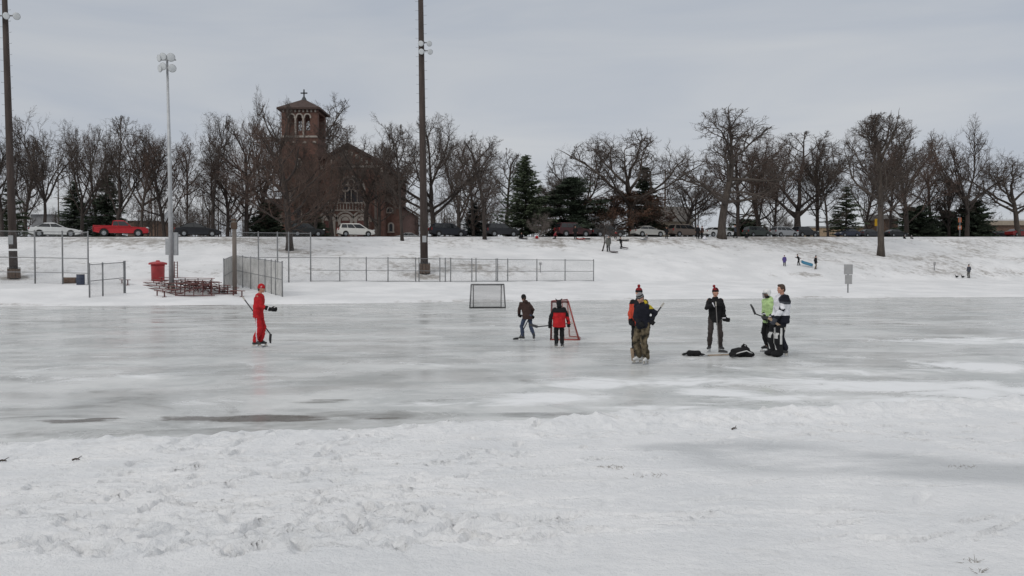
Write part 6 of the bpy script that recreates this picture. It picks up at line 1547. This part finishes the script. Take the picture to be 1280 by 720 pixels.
hillman(760.5, 315, 21, 10, 'adult in a grey coat standing beside the leaning sapling', jacket=c_olive, jbag=1.25, jlen=.3, hat=c_grey, hands=((-.32, .1, .8), (.3, .1, .8)))
sled('dark red sled on the snow beside the adult in the grey coat', on_hill(767.5, 316), 1.0, .5, m_sdark, 1.35)
hillman(776, 311, 15, -120, 'small child in dark clothes with one arm flung out, dragging a board', hat=c_black, hands=((.28, -.2, .55), (-.50, .0, 1.02)), lean=(-.08, 0))
sled('dark narrow sled board dragged behind the small child in dark clothes', on_hill(780.5, 311.5), 1.0, .35, m_sdark, .9, .15, .14)
hillman(980.5, 333, 14, 170, 'child in a long purple coat on the slope', jacket=c_purple, jbag=1.35, jlen=.34, hat=c_black)
hillman(998.5, 332, 14.5, 80, 'child in black with arms out, hauling the blue sled', hat=c_black, lean=(-.16, 0), hands=((-.48, -.1, 1.05), (.42, -.05, .72)), feet=((-.1, .18), (.1, -.16)))
bb = on_hill(1008.5, 333.5); t = sled('long bright blue sled tilted on the slope behind the child in black', bb, 1.45, .52, m_sblue, 1.15, 0, .36); t.rotation_euler = Matrix.Rotation(R_(58), 3, 'Z').to_4x4().to_euler(); t.rotation_euler = (R_(22), R_(-38), R_(62))
hillman(1019.5, 337, 17.5, -80, 'person in a dark coat and tan trousers near the blue sled', jacket=c_black, trousers=c_tan, jlen=.2, feet=((-.1, .12), (.1, -.14)), hat=c_black)
hillman(1211, 348, 17.5, 10, 'lone man in a dark jacket and khaki trousers seen from behind at the slope foot', jacket=c_slate, trousers=c_olive, jbag=1.25, hands=((-.15, .22, 1.0), (.15, .22, 1.0)), hat=c_black)
def bird(label, px, py):
    b = on_hill(px, py); t = thing('bird', label, 'bird', b); mb = MB()
    mb.ell((0, 0, .17), (.20, .11, .11), None, 12); mb.cap((-.13, 0, .22), (-.20, 0, .36), .045, .032, 8); mb.ell((-.225, 0, .385), (.055, .04, .04), None, 8); mb.cap((-.27, 0, .38), (-.31, 0, .372), .018, .01, 6); mb.cap((.15, 0, .19), (.30, 0, .24), .06, .02, 8)
    for y_ in (-.05, .05): mb.cap((.0, y_, .1), (.0, y_, .01), .016, .014, 6); mb.cap((.0, y_, .012), (-.08, y_, .012), .014, .02, 6)
    part('body', mb, .016, m_pad, t, 0, smooth=2)
bird('small dark bird on the snow farther from the lone man', 1196, 347.5); bird('small dark bird on the snow close to the lone man', 1203.5, 347.5)
# people gathered along the crest
def crestman(px, dpy, hpx, heading, label, **kw):
    b = crest(px, -1.2); b.z = hz(b.x, b.y); H = hpx/FPX*b.y; sp = dict(trousers=c_black, jacket=c_black, jbag=1.15, baggy=1.15); sp.update(kw)
    return person(label, b, heading, H, sp, far=True)[0], b, H
sit = dict(crouch=.62, feet=((-.12, .55), (.12, .55)), lean=(0, 0))
sled('black sled at the crest under the sitting child in dark clothes', crest(654, -1.6), 1.1, .5, m_sblk, 1.4)
crestman(652, 0, 14, 150, 'child in dark clothes sitting on a black sled at the crest', hat=c_black, **sit)
crestman(671, 0, 11, 180, 'small child in a red coat sitting at the crest by the pale bush', jacket=c_red, hat=c_black, **sit)
crestman(692.5, 0, 14, -70, 'crouching person in a maroon jacket and black trousers on the crest', jacket=c_maroon, hat=c_black, crouch=.35, lean=(.22, 0), hands=((.35, .2, .35), (.3, -.2, .4)), feet=((-.12, .2), (.12, -.2)))
crestman(719, 0, 17, 170, 'person all in black standing on the crest beside two red sleds', hat=c_black)
sled('red sled lying on the crest beside the black clad person', crest(726, -1.5), 1.1, .55, m_sred, 1.3); sled('dark red sled lying on the crest right of the plain red one', crest(733, -1.2), 1.0, .5, m_sdark, 1.7)
crestman(769.5, 0, 13, 160, 'person with a red scarf and pale hat crouching on the crest behind the leaning sapling', jacket=[c_black, c_red], jacket_pick=lambda c, J: 1 if c.z > J['chest'].z+.12 else 0, hat=c_grey, crouch=.32, feet=((-.14, .15), (.14, .1)))
sled('black flat sled lying on the crest right of the leaning sapling', crest(779, -2.4), 1.5, .5, m_sblk, 1.5, curl=False)
t_, b, H = crestman(808, 0, 12, 130, 'child in a grey jacket sitting before the silver sedan', jacket=c_grey, hat=c_black, **sit)
sled('pale round nosed sled before the silver sedan', crest(804.5, -2.0), .9, .6, m_spale, 1.2)
crestman(833, 0, 15, 180, 'person in black standing between the silver sedan and the brown minivan', hat=c_black)
crestman(872, 0, 17.5, 170, 'adult in black standing left of the great oak', hat=c_black)
crestman(877.5, 0, 16, 120, 'adult in a dark maroon coat standing close to the great oak', jacket=c_brown, hat=c_black)
b = crest(880.5, -2.2); t = thing('snow_bag', 'small white bag on the snow at the feet of the couple by the great oak', 'bag', b); mb = MB(); mb.ell((0, 0, .22), (.30, .22, .24), None, 12); mb.ell((.05, 0, .45), (.12, .1, .1), None, 10); part('sack', mb, .03, c_white, t, .02)
mb = MB(); mb.tube([(-.1, 0, .5), (-.05, 0, .68), (.12, 0, .68), (.17, 0, .5)], .02, 5); mb.build('handle', c_white, t)
crestman(919, 0, 16, 60, 'adult in a slate blue jacket walking right of the great oak', jacket=c_slate, lean=(-.06, 0), feet=((-.1, .2), (.1, -.18)))
crestman(933, 0, 12.5, 150, 'person in black sitting on the snow in front of the dark green minivan', hat=c_black, **sit)
crestman(1130, 0, 9, 180, 'tiny child in dark clothes sitting on the crest right of the lone tall tree', hat=c_black, **sit)
crestman(1139, 0, 9, 180, 'tiny child in pale clothes sitting on the crest right of the lone tall tree', jacket=c_grey, hat=c_white, **sit)
for o in list(bpy.data.objects): unprop(o)
finish_parts()

# ------------------------------------------------------------------ small things on the near snow
m_stick = M('twig_wood', (.05, .035, .025), .9, .3, 10); m_dry = M('dry_grass', (.17, .135, .095), .95, .35, 10)
def twig(label, px, py, L_, ang):
    b = on_bank(px, py)+V((0, 0, .012)); t = MB(org=b); d = V((math.cos(ang), math.sin(ang), .06)); p = b-d*L_/2
    t.tube([p, p+d*L_*.4+V((0, .01, .01)), p+d*L_], [.012, .010, .005], 6); t.tube([p+d*L_*.5, p+d*L_*.75+V((.02, .05, .03))], [.007, .003], 5)
    o = t.build('fallen_twig', m_stick); o.location = b; tag(o, label, 'twig')
twig('short dark twig on the churned snow near the ice edge', 918, 537, .09, .5); twig('dark twig lying on the snow near the far corner of the bank', 95, 577, .08, .1); twig('dark twig at the photo edge on the snow bank', 3, 578, .09, .05)
def tuft(label, px, py, n, r):
    b = on_bank(px, py); p0 = []; p1 = []
    for i in range(n):
        a = random.uniform(0, 6.28); q = random.random()**.6*r; x, y = q*math.cos(a), q*math.sin(a)*.6; hgt_ = random.uniform(.008, .03)
        z = bank_z(b.x+x, b.y+y)-b.z-.005; p0.append((x, y, z)); p1.append((x+random.gauss(0, .035), y+random.gauss(0, .03), z+hgt_))
    vs, fs = seg_prisms(p0, p1, np.full(n, .0022), np.full(n, .0008)); o = np_mesh('grass_tuft', vs, fs, m_dry); o.location = b; tag(o, label, 'grass tuft')
tuft('scruffy dry grass tuft poking through the snow in mid bank', 768, 584, 34, .16); tuft('thin dry grass tuft on the mid bank beside the larger scruffy one', 812, 596, 26, .24)
tuft('dry grass tuft low in the near corner of the snow bank', 1213, 703, 12, .06); tuft('small dry grass tuft at the very bottom of the snow bank', 1222, 716, 10, .05); tuft('faint dry grass tuft below the grey ice patch', 1203, 584, 22, .16)
